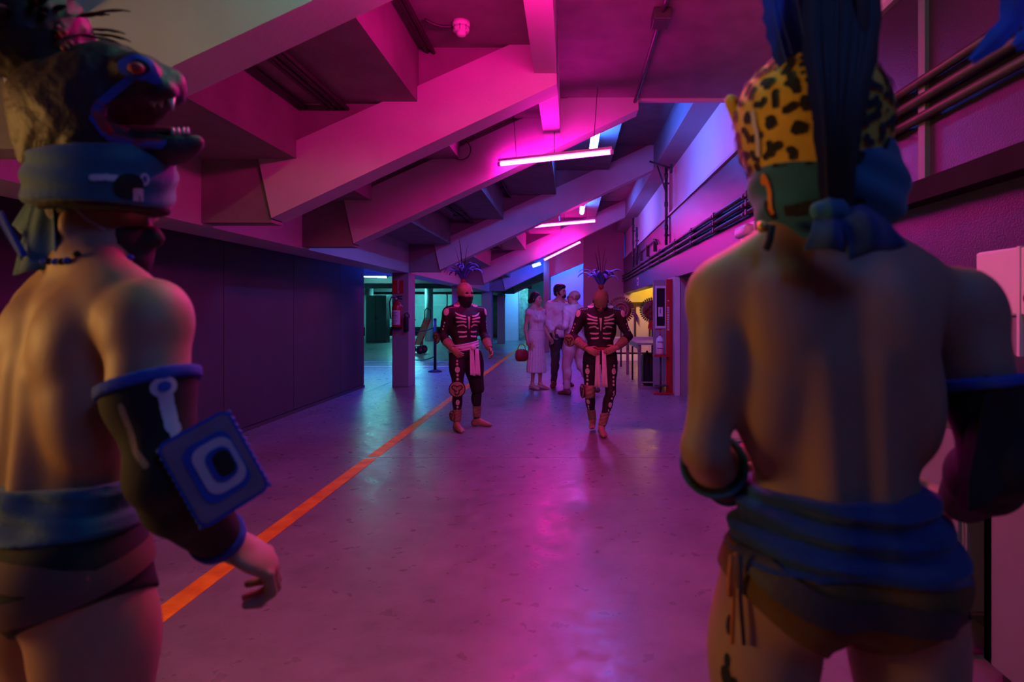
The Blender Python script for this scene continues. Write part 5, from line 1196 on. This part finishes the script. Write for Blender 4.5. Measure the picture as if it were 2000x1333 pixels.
bt = empty('sanitiser_bottle', (1.455, 9.93, .635)); tag(bt, 'white sanitiser bottle with red pump on the stand shelf', 'bottle')
lathe('bottle', [(.055, 0), (.062, .01), (.062, .22), (.05, .26), (.02, .285), (.018, .30)], (0, 0, 0), M_plast, bt); lathe('pump_neck', [(.017, .30), (.017, .33), (.008, .335), (.008, .40)], (0, 0, 0), M_redp, bt); tube('pump_head', [(-.075, 0, .405), (.03, 0, .41)], .011, M_redp, bt)
for z, w_ in ((.20, .04), (.10, .05)): tube('print', [(w_ * math.cos(a) * 1.27, -.0635 * math.sin(a), z) for a in [PI * (.28 + .11 * k) for k in range(5)]] if False else [(.0635 * math.cos(a), -.0635 * math.sin(a), z) for a in [PI * (.25 + .1 * k) for k in range(6)]], .006, M_ink, bt, n=4)
# framed glass panel behind the stand
fp = empty('framed_notice_panel', (1.545, 10.42, 0)); tag(fp, 'purple-lit framed glass panel with white sticker behind the sanitiser stand', 'notice board')
box('board', (-.13, 0, .05), (.11, .06, 1.86), M_grey, fp, bev=.004); box('glass', (-.075, -.012, 1.08), (.065, -.004, 1.72), M_glass, fp)
for a in (((-.10, -.02, 1.04), (.09, 0, 1.08)), ((-.10, -.02, 1.72), (.09, 0, 1.76)), ((-.10, -.02, 1.08), (-.075, 0, 1.72)), ((.065, -.02, 1.08), (.09, 0, 1.72))): box('frame', a[0], a[1], M_white, fp, bev=.003)
box('sticker', (-.05, -.016, 1.24), (.03, -.012, 1.40), M_label, fp); box('sticker_mark', (-.018, -.018, 1.29), (-.004, -.016, 1.37), M_ink, fp)
# ceremonial shields leaning in the side room
M_green = mat('green_feather_rim', (.02, .20, .06), .7, noise=.5, nscale=14); M_brown = mat('brown_woven_disc', (.20, .09, .035), .8, noise=.5, nscale=10); M_redf = mat('red_tassel', (.55, .04, .03), .7, noise=.3, nscale=12)
def shield(px, py, Y, r, rimm, face_m, lab, tassel):
    c = U(px, py, Y); o = empty('feather_shield', c); tag(o, lab, 'shield')
    lathe('face', [(.001, .035), (r * .6, .03), (r * .82, .018), (r * .84, 0), (.001, 0)], (0, 0, 0), face_m, o, axis=(0, -1, 0), n=36)
    for k in range(34):
        a = 2 * PI * k / 34; dr = Vector((math.cos(a), 0, math.sin(a))); from_bm('rim_feather', feather_bm(dr * r * .78, dr, Vector((0, -1, 0)), r * .30, r * .17, 5, droop=.3), rimm, o)
    return o, r
o, r = shield(1213, 606, 14.6, .30, M_brown, M_brown, 'round brown feather shield behind the walking performer', None)
for rr in (.10, .17): tube('woven_ring', [(rr * math.cos(a), -.034, rr * math.sin(a)) for a in [2 * PI * k / 30 for k in range(31)]], .012, M_tan, o, n=6)
for k in range(9): from_bm('side_feather', feather_bm((.26, 0, -.10 + k * .02), Vector((.6, 0, -.8)), Vector((0, 0, -1)), .34 + .03 * (k % 3), .05, 8, droop=.4), M_feath_b if k % 2 else M_redf, o)
tube('stand_pole', [(0, .03, -.25), (0, .03, -c.z if False else -CAMH + .0)], .02, M_dark, o)
o, r = shield(1274, 606, 14.9, .29, M_green, M_brown, 'green rimmed shield with stepped motif and red tassels in side room', None)
step = [(-.14, .03), (-.05, .12), (.02, .05), (-.02, .01), (.06, -.07), (.14, .0)]
for off in (0, -.07): tube('stepped_motif', [(x + off * .6, -.04, z + off) for x, z in step], .014, M_ochre, o, n=6)
for k in range(11): from_bm('tassel', feather_bm((-.05 + k * .02, -.01, -.24), Vector(((k - 5) * .05, 0, -1)), Vector((0, -1, 0)), .22 + .03 * (k % 3), .045, 7, droop=.2), M_redf, o)
tube('stand_pole', [(0, .03, -.25), (0, .03, -CAMH)], .02, M_dark, o)
# low bench and boarded door on the side room's back wall
bn = empty('bench', (2.4, 18.9, 0)); tag(bn, 'long pale bench against the side room wall', 'bench'); box('seat', (-1.2, -.25, .46), (1.8, .25, .52), M_white, bn, bev=.01); 
for k in range(5): box('front_panel', (-1.2 + .6 * k + .006, -.22, .06), (-.6 + .6 * k - .006, -.19, .46), M_white, bn)
box('plinth', (-1.2, -.18, 0), (1.8, .2, .06), M_dark, bn)
dr_ = empty('door_1', (2.2, 19.5, 0)); tag(dr_, 'dark framed opening in the side room back wall', 'door', kind='structure')
box('lintel', (-.45, -.05, 1.46), (1.4, 0, 1.60), M_dark, dr_); box('leaf', (-.1, -.03, .5), (.30, 0, 1.46), M_white, dr_); box('jamb', (.30, -.06, .5), (.36, 0, 1.46), M_dark, dr_); box('jamb', (-.16, -.05, .5), (-.1, 0, 1.46), M_dark, dr_)

# white chest on legs, wall cabinet, grey cabinet and counter in the right alcove
ch = empty('chest_cabinet', (1.72, 6.0, 0)); tag(ch, 'white low cabinet on legs seen past the jaguar man\'s elbow', 'cabinet')
box('carcass', (-.24, -.35, .14), (.24, .35, .90), M_plast, ch, bev=.012); box('lid', (-.25, -.36, .90), (.25, .36, .935), M_plast, ch, bev=.008); box('door', (-.23, -.365, .17), (-.06, -.35, .88), M_plast, ch, bev=.005); box('door', (-.05, -.365, .17), (.23, -.35, .88), M_plast, ch, bev=.005); tube('handle', [(-.08, -.385, .5), (-.08, -.385, .62)], .008, M_pipe, ch)
box('red_strip', (-.25, -.367, .905), (.25, -.36, .925), M_redp, ch)
for x in (-.2, .2):
    for y in (-.3, .3): tube('leg', [(x, y, 0), (x, y, .14)], .02, M_dark, ch)
wc = empty('wall_cabinet', (1.76, 2.35, 1.19)); tag(wc, 'white wall cabinet above the counter behind the jaguar man\'s shoulder', 'cabinet')
box('carcass', (-.20, -.95, .14), (0, 0, .38), M_plast, wc, bev=.006); box('tray', (-.20, -.95, 0), (0, 0, .135), M_grey, wc, bev=.006)
for y0, y1 in ((-.94, -.24), (-.225, -.01)): box('door', (-.212, y0, .145), (-.20, y1, .375), M_plast, wc, bev=.004)
lathe('knob', [(.010, 0), (.014, .012), (.001, .018)], (-.212, -.28, .20), M_dark, wc, axis=(-1, 0, 0)); box('edge_strip', (-.216, -.240, .0), (-.198, -.226, .38), M_fixture, wc)
gc = empty('base_cabinet', (1.63, 2.35, 0)); tag(gc, 'grey base cabinet with dark edge trim under the wall cabinet', 'cabinet')
box('carcass', (-.125, 0, .18), (.12, .65, .90), M_grey, gc, bev=.006)
for y0, y1 in ((.01, .32), (.33, .64)): box('door', (-.14, y0, .20), (-.125, y1, .88), M_grey, gc, bev=.004)
box('end_panel', (-.12, -.012, .20), (.09, 0, .88), M_grey, gc, bev=.004); box('edge_trim', (.09, -.014, .18), (.105, .0, .90), M_dark, gc); box('worktop', (-.145, -.015, .90), (.12, .66, .93), M_wood, gc, bev=.005)
for y in (.04, .58):
    for x in (-.09, .07): box('foot', (x - .02, y, 0), (x + .02, y + .04, .18), M_dark, gc)
ct = empty('counter', (1.64, 1.5, 0)); tag(ct, 'brown topped counter at the right frame edge', 'counter')
box('top', (-.16, -.9, .75), (.11, .78, .785), M_wood, ct, bev=.006); box('front', (-.13, -.85, .08), (-.11, .74, .75), M_grey, ct); box('end_panel', (-.13, .70, .08), (.10, .74, .75), M_grey, ct); box('plinth', (-.09, -.85, 0), (.08, .70, .08), M_dark, ct)
